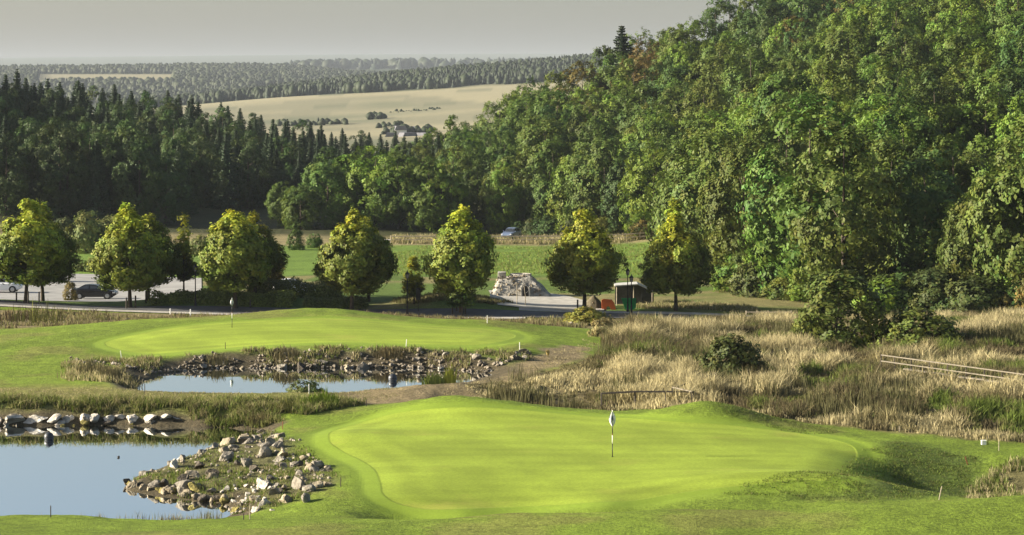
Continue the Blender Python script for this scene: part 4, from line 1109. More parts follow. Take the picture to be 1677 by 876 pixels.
# bright green reed clumps, each its own plant
def reed(px, Y, n, h0, h1, spread, lab, colr, seed, lean=0.3):
    r = np.random.default_rng(seed); x0 = WX(px, Y); z0 = max(gz(x0, Y), POND2_Z - 0.1 if Y > 133 else -0.1)
    m = MB(); 
    for k in range(n):
        a = r.uniform(0, 6.28); b = spread * r.uniform() ** 0.6; bx, by = b * math.cos(a) * 1.6, b * math.sin(a)
        h = r.uniform(h0, h1) * (1.05 - 0.55 * (b / spread) ** 2) * r.uniform(0.6, 1.1); l = r.normal(0, lean) * h; l2 = r.normal(0, lean) * h; w = 0.028
        m.poly([(bx - w, by, -0.2), (bx + w, by, -0.2), (bx + w * 0.8 + l * 0.35, by + l2 * 0.35, h * 0.6), (bx + l, by + l2, h), (bx - w * 0.8 + l * 0.35, by + l2 * 0.35, h * 0.6)])
    me = m.mesh("reed_clump", GRASSM)
    a_ = me.color_attributes.new("tint", 'FLOAT_COLOR', 'POINT')
    c = np.repeat(np.array(colr)[None] * r.uniform(0.7, 1.3, (n, 1)), 5, 0)
    a_.data.foreach_set("color", np.hstack([c, np.ones((len(c), 1))]).astype(np.float32).ravel())
    tag(ob("reed_clump", me, loc=(x0, Y, z0)), lab, "reeds", "reed clumps by the ponds")
BRT = (0.20, 0.27, 0.04)
reed(530, 126.2, 260, 0.7, 1.25, 0.55, "bright green reed clump at the right end of the dam", BRT, 1)
reed(505, 125.8, 120, 0.5, 0.9, 0.4, "smaller green reed clump left of the brightest one on the dam", BRT, 2)
reed(710, 134.6, 180, 0.6, 1.1, 0.45, "green reed clump at the near shore of the middle pond", (0.17, 0.21, 0.05), 3)
reed(738, 134.6, 80, 0.8, 1.5, 0.22, "tall yellow-green reed tuft at the right corner of the middle pond", (0.27, 0.29, 0.05), 4, 0.15)
reed(470, 124.6, 160, 0.5, 0.9, 0.5, "olive reed clump above the pond's right corner", (0.17, 0.17, 0.05), 5)
reed(425, 123.6, 150, 0.4, 0.8, 0.5, "straw-coloured reed clump on the dam next to the white boulders", (0.26, 0.22, 0.10), 6)
reed(150, 140.5, 170, 0.6, 1.2, 0.6, "tan weed clump at the left end of the middle pond", tuple(TAN), 7, 0.2)
reed(180, 138, 150, 0.6, 1.1, 0.5, "second tan weed clump at the left end of the middle pond", tuple(TAN), 8, 0.2)
reed(355, 148, 150, 0.5, 0.9, 0.5, "dry tuft hanging over the rocks below the far flag", tuple(TAN), 9)
reed(470, 148.6, 150, 0.5, 0.9, 0.5, "dry tuft over the rocks in the middle of the far bank", tuple(TAN), 10)
reed(640, 148.8, 200, 0.5, 0.9, 0.7, "broad dry tuft on the bank above the middle pond's buoy", (0.22, 0.18, 0.09), 11)
reed(60, 180, 90, 0.7, 1.9, 1.3, "tall yellow-green weeds before the lane at the picture's edge", (0.20, 0.20, 0.06), 12, 0.22)
reed(22, 181, 90, 0.5, 1.2, 1.3, "brown weeds beside the tall yellow-green ones before the lane", (0.20, 0.15, 0.08), 13, 0.2)
o = shrub(500, 133.4, 618, 0, "sprawling dark leafy plant at the near shore of the middle pond", (0.09, 0.11, 0.03), 1.5)
# ------------------------------------------------------------------ rocks
ROCKM = None
def rock_material():
    m, nt, out = newmat("rock"); L = nt.links.new
    oi = N(nt, "ShaderNodeObjectInfo"); tc = N(nt, "ShaderNodeTexCoord")
    n1 = N(nt, "ShaderNodeTexNoise"); n1.inputs["Scale"].default_value = 2.2; n1.inputs["Detail"].default_value = 7
    n2 = N(nt, "ShaderNodeTexNoise"); n2.inputs["Scale"].default_value = 9.0; n2.inputs["Detail"].default_value = 6
    L(tc.outputs["Object"], n1.inputs[0]); L(tc.outputs["Object"], n2.inputs[0])
    ra = N(nt, "ShaderNodeValToRGB"); ra.color_ramp.elements[0].position = 0.32; ra.color_ramp.elements[1].position = 0.68
    ra.color_ramp.elements[0].color = (0.42, 0.38, 0.33, 1); ra.color_ramp.elements[1].color = (1.05, 1.0, 0.93, 1)
    L(n1.outputs[0], ra.inputs[0])
    mx = N(nt, "ShaderNodeMix", data_type='RGBA', blend_type='MULTIPLY'); mx.inputs[0].default_value = 1
    L(ra.outputs[0], mx.inputs[6]); L(oi.outputs["Color"], mx.inputs[7])
    b = N(nt, "ShaderNodeBump"); b.inputs["Strength"].default_value = 0.9; b.inputs["Distance"].default_value = 0.06
    L(n2.outputs[0], b.inputs["Height"])
    p = N(nt, "ShaderNodeBsdfPrincipled"); p.inputs["Roughness"].default_value = 0.9; p.inputs["Specular IOR Level"].default_value = 0.2
    L(mx.outputs[2], p.inputs["Base Color"]); L(b.outputs[0], p.inputs["Normal"]); L(p.outputs[0], out.inputs[0])
    return m
ROCKM = rock_material()
def rock_mesh(seed, sub=3):
    r = np.random.default_rng(seed); bm = bmesh.new()
    bmesh.ops.create_icosphere(bm, subdivisions=sub, radius=0.5)
    V = np.array([v.co[:] for v in bm.verts])
    sc_ = np.array([1.0, r.uniform(0.65, 0.95), r.uniform(0.5, 0.8)]); V = V * sc_
    for k in range(14):          # broken faces
        n = r.normal(size=3); n /= np.linalg.norm(n); lim = r.uniform(0.13, 0.34)
        d = V @ n; V = V - np.clip(d - lim, 0, None)[:, None] * n * 0.92
    V += r.normal(0, 0.010, V.shape)
    for v, c in zip(bm.verts, V): v.co = c
    me = bpy.data.meshes.new("rock"); bm.to_mesh(me); bm.free(); me.materials.append(ROCKM)
    return me
ROCKS = [rock_mesh(600 + k) for k in range(9)]
def rock(x, y, z, s, colr, lab, group, r, flat=1.0, name="rock", sink=0.17):
    o = ob(name, ROCKS[int(r.integers(0, len(ROCKS)))], loc=(x, y, z + s * (0.28 * flat - sink)), rot=(r.uniform(-0.35, 0.35), r.uniform(-0.35, 0.35), r.uniform(0, 6.28)), scale=(s, s * r.uniform(0.75, 1.05), s * r.uniform(0.8, 1.1) * flat))
    o.color = (*colr, 1)
    return tag(o, lab, "rock", group)
GREY = (0.29, 0.28, 0.255); BEIGE = (0.34, 0.31, 0.245); DKR = (0.12, 0.11, 0.095); WHT = (0.66, 0.65, 0.62); MOSS = (0.27, 0.25, 0.09)
r = np.random.default_rng(31)
def gl(z): return max(z, -0.05)
BIG = [(313,785,0.95,BEIGE,"big square-faced beige boulder on the spit above the water"),(437,745,1.0,GREY,"large grey boulder with a dark right side at the top of the spit"),(492,800,1.15,GREY,"largest boulder on the spit, beside the mown edge"),
 (383,735,0.55,GREY,"pale pointed rock at the back shore of the spit"),(459,756,0.7,GREY,"grey slab rock below the large one at the top of the spit"),(318,806,0.8,MOSS,"mossy boulder at the waterline below the square-faced one"),
 (268,798,0.7,DKR,"dark wet rock at the front of the spit"),(212,796,0.55,MOSS,"rock at the very tip of the spit"),(194,793,0.22,DKR,"tiny dark stone in the water off the spit's tip"),(512,768,0.7,BEIGE,"long flat rock lying in the grass above the spit"),
 (497,755,0.55,BEIGE,"rock half sunk in grass near the mown edge"),(535,795,0.5,BEIGE,"pale flat stone at the mown edge"),(388,762,0.6,DKR,"dark upright rock in the middle of the spit"),(345,778,0.7,GREY,"grey block just right of the square-faced boulder"),
 (500,822,0.8,GREY,"jagged grey rock at the low end of the spit"),(470,822,0.8,BEIGE,"second jagged rock at the low end of the spit"),(440,798,0.6,BEIGE,"beige rock above the white stones"),(405,735,0.45,DKR,"dark rock beside the pale pointed one"),(385,838,0.55,MOSS,"dark mossy rock standing in the shallows")]
for px, py, s, c, lab in BIG:
    x, y, z = hit(px, py)
    if px < 400 and py > 780: z = max(z, 0.0)
    rock(x, y, gl(z), s * 1.22, c, lab, "boulders of the stone spit", r, 1.0)
sp_pts = scatter(SPIT, 900, 41, 0.3)
dpo = poly_sd(sp_pts[:, 0], sp_pts[:, 1], POND1)
ok = sp_pts[(dpo > -0.35) & (CX + sp_pts[:, 0] / sp_pts[:, 1] * F < 545)]
ok = ok[fbm(ok[:, 0] * 0.5, ok[:, 1] * 0.5, 7, 2) > 0.36]
rest_ = ok[84:]; rest_ = rest_[fbm(rest_[:, 0] * 0.8, rest_[:, 1] * 0.8, 17, 2) > 0.5]; ok = ok[:84]
zz = ground_z(ok[:, 0], ok[:, 1])
for (x, y), z in zip(ok, zz):
    px = CX + x / y * F; py = YH + F * (H - z) / y
    s = float(np.clip(r.lognormal(-0.36, 0.36), 0.42, 1.3))
    wh = (375 < px < 450 and py > 790) or (275 < px < 320 and 745 < py < 782)
    c = WHT if wh and r.uniform() < 0.8 else [GREY, BEIGE, GREY, DKR, BEIGE][int(r.integers(0, 5))]
    lab = "whitish broken stone among the rubble of the spit" if c is WHT else ("dark broken stone among the rubble of the spit" if c is DKR else "grey-beige broken stone among the rubble of the spit")
    rock(x, y, max(z, -0.1), s, c, lab, "small stones of the stone spit", r)
def rubble(label, pts, zs, s0, s1, cols, seed):
    r = np.random.default_rng(seed); V = []; Fc = []
    base = [(np.array([v.co[:] for v in m_.vertices]), np.array([p.vertices[:] for p in m_.polygons])) for m_ in SMALLR]
    for (x, y), z in zip(pts, zs):
        v, f = base[int(r.integers(0, len(base)))]; s = r.uniform(s0, s1); a = r.uniform(0, 6.28); ca, sa = math.cos(a), math.sin(a)
        q = v * s; q = np.stack([q[:, 0] * ca - q[:, 1] * sa, q[:, 0] * sa + q[:, 1] * ca, q[:, 2]], 1) + np.array([x, y, z + s * 0.12])
        Fc.append(f + sum(len(w) for w in V)); V.append(q)
    o = ob("small_stones", mesh_np("small_stones", np.vstack(V), np.vstack(Fc), ROCKM)); o.color = (*cols, 1); kind(o, "stuff", label, "stones")
SMALLR = [rock_mesh(660 + k, 2) for k in range(4)]
rubble("loose small stones filling the gaps of the stone spit", rest_, np.maximum(ground_z(rest_[:, 0], rest_[:, 1]), -0.05), 0.12, 0.36, (0.36, 0.335, 0.29), 3)
_fp = []; _rr = np.random.default_rng(8)
while len(_fp) < 420:
    px_ = _rr.uniform(110, 870); Y_ = (H - POND2_Z) * F / (np.interp(px_, [110, 240, 262, 330, 500, 700, 806, 870], [606, 618, 612, 604, 603, 603, 611, 600]) - YH) + abs(_rr.normal(0, 0.9)) + 0.05
    _fp.append((WX(px_, Y_), Y_))
_fp = np.array(_fp)
rubble("loose small stones along the far shore of the middle pond", _fp, np.maximum(ground_z(_fp[:, 0], _fp[:, 1]), POND2_Z - 0.05), 0.15, 0.5, (0.24, 0.22, 0.19), 4)
for k in range(34):      # the white pile
    px, py = r.normal(412, 20), r.uniform(795, 842)
    x, y, z = hit(px, py)
    rock(x, y, max(z, 0), r.uniform(0.2, 0.5), tuple(np.array(WHT) * r.uniform(0.8, 1.05)), "whitish broken stone in the pale heap at the spit's foot", "white stones of the spit", r, 0.8)
for k in range(26):      # waterline
    px = r.uniform(205, 390); py = np.interp(px, [205, 262, 300, 345, 390], [797, 808, 815, 820, 828]) + r.uniform(-3, 2)
    Y = H * F / (py - YH); x = WX(px, Y)
    rock(x, Y, 0.08, r.uniform(0.4, 0.85), [MOSS, BEIGE, DKR, BEIGE][int(r.integers(0, 4))], "mossy stone along the spit's waterline", "mossy waterline stones", r)
# white boulders in the dam's face
for k, (px, py, s, fl, lab) in enumerate([(18,680,1.7,0.6,"whitish boulder at the foot of the dam, cut by the picture's edge"),(58,679,1.6,0.6,"broad whitish boulder second from the picture's edge in the dam"),(86,683,1.2,0.5,"low whitish boulder tapering right in the dam's foot"),
     (138,676,1.3,0.8,"whitish boulder with a dark cleft under the shaggy dam grass"),(152,680,1.1,1.1,"upright whitish stone in the dam beside the cleft one"),(178,683,1.0,0.5,"small flat whitish stone right of the upright one"),
     (215,680,1.5,0.7,"whitish boulder in the middle of the dam"),(245,677,1.3,0.8,"second whitish boulder in the middle of the dam"),(272,680,1.3,0.95,"smooth domed whitish boulder in the dam"),(292,682,1.2,0.7,"smaller whitish boulder right of the domed one"),
     (352,676,0.9,1.0,"grey rounded rock towards the dam's right end"),(378,680,1.1,0.6,"whitish flat rock towards the dam's right end"),(478,690,0.7,0.9,"small white rock by the mown edge, right end of the dam"),(110,684,0.8,0.5,"low grey-white stone at the dam's waterline")]):
    Y = 124.6; x = WX(px, Y); z = WZ(py, Y)
    rock(x, Y + 0.25, 0.06, s * 1.05, tuple(np.array(WHT) * (0.95 if k != 10 else 0.6)), lab, "white boulders in the dam", r, max(fl, 0.85 / s) * 0.9, sink=0.02)
for k in range(26):
    px = r.uniform(-60, 470); Y = 124.5 + r.uniform(-0.2, 0.25); x = WX(px, Y)
    rock(x, Y, 0.0, r.uniform(0.22, 0.5), [MOSS, GREY, DKR, MOSS][int(r.integers(0, 4))], "small mossy stone along the waterline of the dam", "stones along the dam's waterline", r)
for k in range(22):
    px = -30 + k * 20.5 + r.uniform(-7, 7); Y = 124.55 + r.uniform(0, 0.5); x = WX(px, Y); w_ = px < 310 and r.uniform() < 0.6
    rock(x, Y, 0.05 + (Y - 124.5) * 0.6, r.uniform(0.6, 1.25), tuple(np.array(WHT) * r.uniform(0.7, 1.0)) if w_ else [GREY, DKR, MOSS][k % 3], ("smaller whitish slab" if w_ else "dull grey-green stone") + " packed in the dam's face", "stones packed in the dam", r, 0.75)
# far bank of the middle pond
for k in range(96):
    px = r.uniform(110, 870); py = np.interp(px, [110, 240, 262, 330, 500, 700, 806, 870], [606, 618, 612, 604, 603, 603, 611, 600]) - abs(r.normal(0, 7))
    Y0 = (H - POND2_Z) * F / (np.interp(px, [110, 240, 262, 330, 500, 700, 806, 870], [606, 618, 612, 604, 603, 603, 611, 600]) - YH)
    Y = Y0 + (0.15 if r.uniform() < 0.6 else r.uniform(0.3, 2.2)); x = WX(px, Y); z = gz(x, Y)
    s = float(np.clip(r.lognormal(-0.75, 0.45), 0.2, 1.25))
    c = [GREY, GREY, BEIGE, DKR, tuple(np.array(WHT) * 0.7)][int(r.integers(0, 5))]
    rock(x, Y, max(z, POND2_Z - 0.1), s, c, ("dark" if c is DKR else ("beige" if c is BEIGE else ("grey" if c is GREY else "pale"))) + " rock on the bank between the middle pond and the far green", "rocks below the far green", r, 0.85)
for k, (px, py, s, lab) in enumerate([(595,580,1.5,"big domed grey rock on the far bank near the middle pond's buoy"),(568,583,1.0,"grey rock left of the big domed one on the far bank"),(460,586,1.2,"flat-topped rock on the far bank below the middle tree"),(467,572,1.0,"rock high on the far bank in dry grass"),(780,580,1.1,"upright slab of rock at the right end of the far bank"),(840,592,1.0,"pale rock pile stone at the far bank's right corner"),(860,590,0.8,"pale rock next to the far bank's right corner"),(620,587,0.8,"rock right of the big domed one on the far bank")]):
    Y = 147.4 if py > 578 else 148.6; x = WX(px, Y); z = gz(x, Y); rock(x, Y, z, s, GREY if k % 2 == 0 else BEIGE, lab, "rocks below the far green", r, 0.9)
for k in range(14):
    px = r.uniform(70, 330); Y = r.uniform(181, 192); x = WX(px, Y)
    rock(x, Y, gz(x, Y), r.uniform(0.3, 0.9), [GREY, DKR, BEIGE][int(r.integers(0, 3))], "rock in the rough strip behind the left of the far green", "rocks behind the far green", r)
for k in range(7):
    px = r.uniform(925, 975); Y = r.uniform(182, 195); x = WX(px, Y)
    rock(x, Y, gz(x, Y) + 0.1, r.uniform(0.3, 0.7), [GREY, DKR, WHT][int(r.integers(0, 3))], "rock in the rough strip left of the brown bushes", "rocks by the lane", r)
x, y, z = hit(897, 588)
o = rock(x, y, z + 0.15, 0.72, (0.50, 0.41, 0.16), "upright yellowish marker stone beside the worn path", None, r, 1.6); o.rotation_euler = (0.05, 0.1, 0.3); o.scale = (0.42, 0.3, 0.95)

# ------------------------------------------------------------------ golf things
WHITEP = mat_simple("white_paint", (0.80, 0.80, 0.78), 0.5, 0.05, 3)
BLACKP = mat_simple("black_paint", (0.02, 0.02, 0.022), 0.4, 0.1, 3)
REDP = mat_simple("red_paint", (0.20, 0.06, 0.035), 0.5, 0.1, 3)
NAVY = mat_simple("navy_print", (0.02, 0.035, 0.13), 0.7, 0.1, 3)
WOOD = mat_simple("weathered_wood", (0.36, 0.31, 0.235), 0.85, 0.3, 5, 0.01, 20)
DWOOD = mat_simple("dark_wood", (0.06, 0.05, 0.04), 0.85, 0.3, 5, 0.01, 20)
CLOTH = mat_simple("flag_cloth", (0.80, 0.80, 0.82), 0.8, 0.05, 6)

def golf_flag(px, py, lab, seed, hgt=2.13, fw=0.98, fl_=0.66):
    x, y, z = hit(px, py); t = thing("golf_flag", lab, "flag", (x, y, z), 0, "golf flags")
    rr = 0.02
    for (a, b, mt, nm) in ((0.0, 0.62, BLACKP, "pole"), (0.62, 1.0, WHITEP, "pole_band"), (1.0, 1.08, REDP, "pole_band"), (1.08, 1.5, BLACKP, "pole_band"), (1.5, hgt, WHITEP, "pole_band")):
        m = MB(); m.tube([(0, 0, a - (0.1 if a == 0 else 0)), (0, 0, b)], rr, 8); m.build(nm, mt, t, True)
    m = MB(); m.lathe([(0.0, hgt + 0.03), (0.02, hgt + 0.02), (0.03, hgt), (0.0, hgt - 0.01)], 8); m.build("finial", WHITEP, t, True)
    # limp cloth: folds gathered on the pole, hanging to a point
    V = []; nu, nv = 9, 12
    for j in range(nv):
        v = j / (nv - 1)
        w = (0.10 + 0.22 * math.sin(math.pi * min(1, v * 1.05)) ** 0.8)
        for i in range(nu):
            u = i / (nu - 1) - 0.5
            V.append((u * w * fw - 0.015 + 0.02 * v, 0.05 * math.sin(u * 14 + v * 2.5 + seed) * (0.5 + v) - 0.03, hgt - 0.03 - v * fl_ - abs(u) * 0.10 * (1 - v)))
    Q = [(j * nu + i, j * nu + i + 1, (j + 1) * nu + i + 1, (j + 1) * nu + i) for j in range(nv - 1) for i in range(nu - 1)]
    f = ob("flag_cloth", mesh_np("flag_cloth", V, Q, CLOTH, smoothf=True), t)
    m = MB(); m.poly([(-0.012, -0.092, hgt - 0.24), (0.04, -0.092, hgt - 0.20), (0.045, -0.092, hgt - 0.42), (0.01, -0.092, hgt - 0.48), (-0.02, -0.092, hgt - 0.38)]); m.build("emblem", NAVY, f)
    m = MB(); m.lathe([(0.054, 0.012), (0.054, -0.1), (0.0, -0.1)], 12); m.build("hole_cup", BLACKP, t)
golf_flag(1003, 748, "white golf flag hanging limp on a black and white stick on the near green", 0.3)
golf_flag(380, 536, "white golf flag on the far green above the middle pond", 1.2, 2.05, 0.72, 0.5)

def stake(px, py, hpx, mt, lab, tilt=0.0, capm=None, w=0.021, Y=None):
    if Y: x = WX(px, Y); y = Y; z = gz(x, Y)
    else: x, y, z = hit(px, py)
    h = hpx * y / F; t = thing("marker_stake", lab, "stake", (x, y, z), 0, "marker stakes"); t.rotation_euler = (0, tilt, 0.4)
    m = MB(); m.tube([(0, 0, -0.15), (0, 0, h * 0.8)], [w, w], 6); m.build("post", mt, t)
    m = MB(); m.tube([(0, 0, h * 0.8), (0, 0, h * 0.96), (0, 0, h)], [w * 1.05, w * 0.95, w * 0.3], 6); m.build("tip", capm or mt, t)
for a in [(83,848,20,DWOOD,"dark stake on the near shore of the pond",0.0),(558,797,16,DWOOD,"dark stake at the mown edge above the spit",0.0),(237,646,18,DWOOD,"dark stake on the dam's crown mirrored in the pond",0.0),
 (232,640,19,WOOD,"pale leaning stake at the left end of the middle pond",0.12),(506,645,16,WHITEP,"white stake on the dam behind the green reeds",0.0),(199,588,14,WHITEP,"white leaning stake on the far green's left edge",-0.12),
 (369,572,11,DWOOD,"short dark stake at the far green's front edge",0.0),(665,569,13,WHITEP,"white stake at the front of the far green",0.08),(851,575,14,WHITEP,"white stake at the right end of the far green",0.0),
 (798,529,13,WHITEP,"white stake behind the right of the far green",0.0),(600,666,12,DWOOD,"dark stake on the worn path behind the near green",0.0),(463,703,13,REDP,"red-brown stake at the right corner of the pond",0.0),
 (409,850,24,WOOD,"wooden stake at the foot of the white stones",0.03),(399,852,11,DWOOD,"short brown stake next to the wooden one by the white stones",0.0),(1538,818,22,WOOD,"pale wooden stake leaning at the edge of the ditch",0.25),
 (1618,729,16,DWOOD,"thin dark stake beside the white tee box",-0.05),(1636,738,16,WOOD,"wooden stake at the head of the ditch",0.0),(1585,762,15,REDP,"red-brown leaning stake on the right-hand slope",-0.35),(1473,708,10,WOOD,"short wooden stake at the marsh's edge",0.0)]:
    stake(*a)
stake(312, 512, 11, WHITEP, "small white stake at the near edge of the lane, left of the far flag", 0.0, None, 0.05, 197.5)
stake(279, 510, 10, WHITEP, "small white stake at the near edge of the lane, below the slim yellow tree", 0.0, None, 0.05, 198.5)
# white tee box
x, y, z = hit(1611, 729); t = thing("tee_marker", "small white box marker beside the thin stake at the marsh's edge", "marker", (x, y, z)); m = MB(); m.box(-0.12, 0.12, -0.1, 0.1, 0, 0.2); m.build("box", WHITEP, t, bevel=0.02)
m = MB(); m.box(-0.13, 0.13, -0.11, 0.11, 0.202, 0.225); m.build("lid", WHITEP, t)

RUBB = mat_simple("dark_rubber", (0.035, 0.04, 0.05), 0.45, 0.2, 4, spec=0.5)
def buoy(px, Y, lev, rad, lab):
    t = thing("buoy", lab, "buoy", (WX(px, Y), Y, lev), 0.3, "buoys on the ponds")
    m = MB(); m.lathe([(0.0, -rad * 0.45)] + [(rad * math.cos(a), rad * (0.55 + math.sin(a))) for a in np.linspace(-1.5, 1.5, 14)] + [(0.0, rad * 1.55)], 20); m.build("ball", RUBB, t, True)
    m = MB(); m.lathe([(rad * 1.0, rad * 0.50), (rad * 1.05, rad * 0.55), (rad * 1.0, rad * 0.60)], 20); m.build("seam", BLACKP, t, True)
    m = MB(); m.tube([(0.05 * math.cos(a), 0, rad * 1.55 + 0.05 * math.sin(a)) for a in np.linspace(0, 6.28, 9)], 0.012, 5); m.build("eye_ring", BLACKP, t)
buoy(80, 119.5, 0.0, 0.25, "round dark buoy floating on the near pond")
buoy(643, 141, 0.35, 0.27, "round dark buoy floating on the middle pond")

# ------------------------------------------------------------------ street furniture
IRON = mat_simple("black_iron", (0.018, 0.018, 0.02), 0.45, 0.2, 3, metal=0.3)
GLASSL = mat_simple("lantern_glass", (0.22, 0.22, 0.2), 0.15, 0.1, 3, spec=0.6)
def lamp(px, Y, hgt, lab):
    t = thing("street_lamp", lab, "lamp", at(px, Y), 0.3, "street lamps along the lane")
    m = MB(); m.lathe([(0.12, -0.2), (0.12, 0.25), (0.09, 0.3), (0.09, 0.7), (0.06, 0.78)], 10); m.build("base", IRON, t, True)
    m = MB(); m.tube([(0, 0, 0.7), (0, 0, hgt - 0.65)], [0.055, 0.04], 8); m.tube([(-0.22, 0, hgt - 0.9), (0.22, 0, hgt - 0.9)], 0.015, 5); m.build("pole", IRON, t, True)
    m = MB(); m.lathe([(0.0, hgt - 0.66), (0.10, hgt - 0.64), (0.17, hgt - 0.28), (0.0, hgt - 0.27)], 6); m.build("lantern_glass", GLASSL, t)
    m = MB()
    for k in range(6):
        a = 6.283 * k / 6; m.tube([(0.105 * math.cos(a), 0.105 * math.sin(a), hgt - 0.65), (0.178 * math.cos(a), 0.178 * math.sin(a), hgt - 0.27)], 0.012, 4)
    m.build("lantern_frame", IRON, t)
    m = MB(); m.lathe([(0.23, hgt - 0.27), (0.20, hgt - 0.22), (0.09, hgt - 0.10), (0.04, hgt - 0.05), (0.05, hgt - 0.02), (0.0, hgt + 0.08)], 6); m.build("roof", IRON, t)
lamp(320, 205.2, 3.75, "black street lamp left of the far golf flag")
lamp(667, 201.6, 3.8, "black street lamp beside the notice post")
lamp(1028, 204.4, 3.95, "taller of the two black street lamps at the green panel")
lamp(1034, 203.2, 3.45, "shorter street lamp close in front of the taller one at the green panel")
t = thing("notice_post", "dark notice box on a thin post beside a street lamp", "sign", at(685, 203), 0.1)
m = MB(); m.tube([(0, 0, -0.2), (0, 0, 1.2)], 0.035, 6); m.build("post", IRON, t)
m = MB(); m.box(-0.2, 0.2, -0.07, 0.07, 1.05, 2.0); m.build("box", IRON, t, bevel=0.02)
m = MB(); m.prism([(-0.24, 2.0), (0.24, 2.0), (0.0, 2.12)], -0.1, 0.1); m.build("roof", IRON, t)
for k, (px, Y, h_, lab) in enumerate([(27,206.6,0.95,"dark post left of the first avenue tree"),(46,205.4,1.15,"dark post right of the first avenue tree"),(64,211.5,0.9,"dark post beside the second trunk near the white car"),(207,203.4,1.0,"dark post left of the tree by the black car"),(222,204.0,1.15,"dark post right of the tree by the black car"),
   (239,210,1.1,"dark post farther right of the tree by the black car"),(741,201.6,1.05,"left post of three round the tree left of the rubble mound"),(748,203,0.9,"middle post of three round the tree left of the rubble mound"),(762,201.6,0.9,"right post of three round the tree left of the rubble mound"),(946,204.4,1.1,"taller dark post left of the yellow-topped tree"),(949.5,203.6,0.5,"short dark post at the yellow-topped tree"),(410,204.2,0.8,"dark post right of the tree by the far flag")]):
    t = thing("tree_post", lab, "post", at(px, Y), k * 0.4, "posts round the avenue trees")
    m = MB(); m.tube([(0, 0, -0.2), (0, 0, h_ - 0.06)], 0.075, 7); m.build("post", DWOOD, t)
    m = MB(); m.tube([(0, 0, h_ - 0.06), (0, 0, h_ - 0.02), (0, 0, h_)], [0.08, 0.08, 0.04], 7); m.build("cap", DWOOD, t)

# ------------------------------------------------------------------ fences
def rail(m, a, b, w, hh):
    a = np.array(a, float); b = np.array(b, float); d = b - a; d /= np.linalg.norm(d); s = np.cross(d, (0, 0, 1)); s /= np.linalg.norm(s); u = np.cross(s, d)
    v = [p + s * i * w / 2 + u * j * hh / 2 for p in (a, b) for i, j in ((-1, -1), (1, -1), (1, 1), (-1, 1))]
    bb = len(m.v); m.v += [tuple(q) for q in v]
    m.f += [tuple(bb + i for i in q) for q in ((0, 1, 2, 3), (7, 6, 5, 4), (0, 4, 5, 1), (1, 5, 6, 2), (2, 6, 7, 3), (3, 7, 4, 0))]
def fence(name, label, cat, pts, rails, post_h, mt, pw=0.1, rw=0.06, rh=0.09, group=None, follow=True, pmt=None):
    """pts: (column, metres[, row of the top rail]) at each post; rails: offsets below the top"""
    W = []
    for q in pts:
        x = WX(q[0], q[1]); g = gz(x, q[1]); W.append((x, q[1], WZ(q[2], q[1]) if len(q) > 2 else g + post_h, g))
    x0, y0, _, g0 = W[0]; t = thing(name, label, cat, (x0, y0, g0), 0, group)
    for (x, y, zt, g) in W:
        m = MB(); m.tube([(x - x0, y - y0, min(g, zt - 0.5) - g0 - 0.2), (x - x0, y - y0, zt - g0 + 0.03)], pw * 0.5, 6); m.build("post", pmt or mt, t)
    for off in rails:
        for A, B in zip(W[:-1], W[1:]):
            m = MB(); rail(m, (A[0] - x0, A[1] - y0 - pw * 0.62, A[2] - g0 - off), (B[0] - x0, B[1] - y0 - pw * 0.62, B[2] - g0 - off), rw, rh); m.build("rail", mt, t)
    return t
PALEW = mat_simple("sun_bleached_wood", (0.21, 0.185, 0.145), 0.85, 0.2, 5, 0.01, 20)
tf = fence("footbridge", "sun-bleached wooden footbridge railing running down through the marsh", "footbridge", [(p, float(np.interp(p, [1443, 1760], [138, 129])), float(np.interp(p, [1443, 1677, 1760], [581, 613, 625]))) for p in (1443, 1465, 1492, 1522, 1552, 1582, 1612, 1641, 1672, 1705, 1740)], (0.0, 0.36), 1.0, PALEW, 0.08, 0.06, 0.06, pmt=DWOOD)
for k, (a, b) in enumerate([(1480, 1522), (1522, 1552), (1552, 1582), (1582, 1612), (1612, 1641), (1641, 1672), (1672, 1705), (1705, 1740)]):
    ya, yb = [float(np.interp(p, [1443, 1760], [138, 129])) for p in (a, b)]; l_ = tf.location
    za, zb = [WZ(float(np.interp(p, [1443, 1677, 1760], [598, 631, 643])), yy) for p, yy in ((a, ya), (b, yb))]
    m = MB(); rail(m, (WX(a, ya) - l_.x + 0.01, ya - l_.y - 0.22, za - l_.z), (WX(b, yb) - l_.x - 0.01, yb - l_.y - 0.22, zb - l_.z + (0.03 if k % 2 else 0)), 0.35, 0.06); m.build("deck_board", PALEW, tf)
fence("rail_fence", "dark horizontal fence rail low in the marsh behind the near flag", "fence", [(985, 127.6, 644), (1040, 127.4, 641), (1090, 127.2, 641), (1136, 127, 641)], (0.0,), 0.9, DWOOD, 0.11, 0.08, 0.09, "fence rails in the marsh")
fence("rail_fence", "fence rail climbing towards the lone marsh shrub", "fence", [(1108, 130, 634), (1130, 131, 626), (1144, 132, 621), (1172, 134, 611)], (0.0,), 0.9, DWOOD, 0.10, 0.07, 0.08, "fence rails in the marsh")
fence("rail_fence", "short pale broken rail joining the two marsh fence rails", "fence", [(1101, 127.6, 634), (1133, 126.6, 641)], (0.0,), 0.9, PALEW, 0.06, 0.06, 0.07, "fence rails in the marsh", pmt=DWOOD)
fence("rail_fence", "fallen rail fence just right of the lone marsh shrub", "fence", [(1232, 148, 590), (1262, 150, 578), (1290, 152, 570)], (0.0,), 0.9, DWOOD, 0.10, 0.07, 0.08, "fence rails in the marsh")
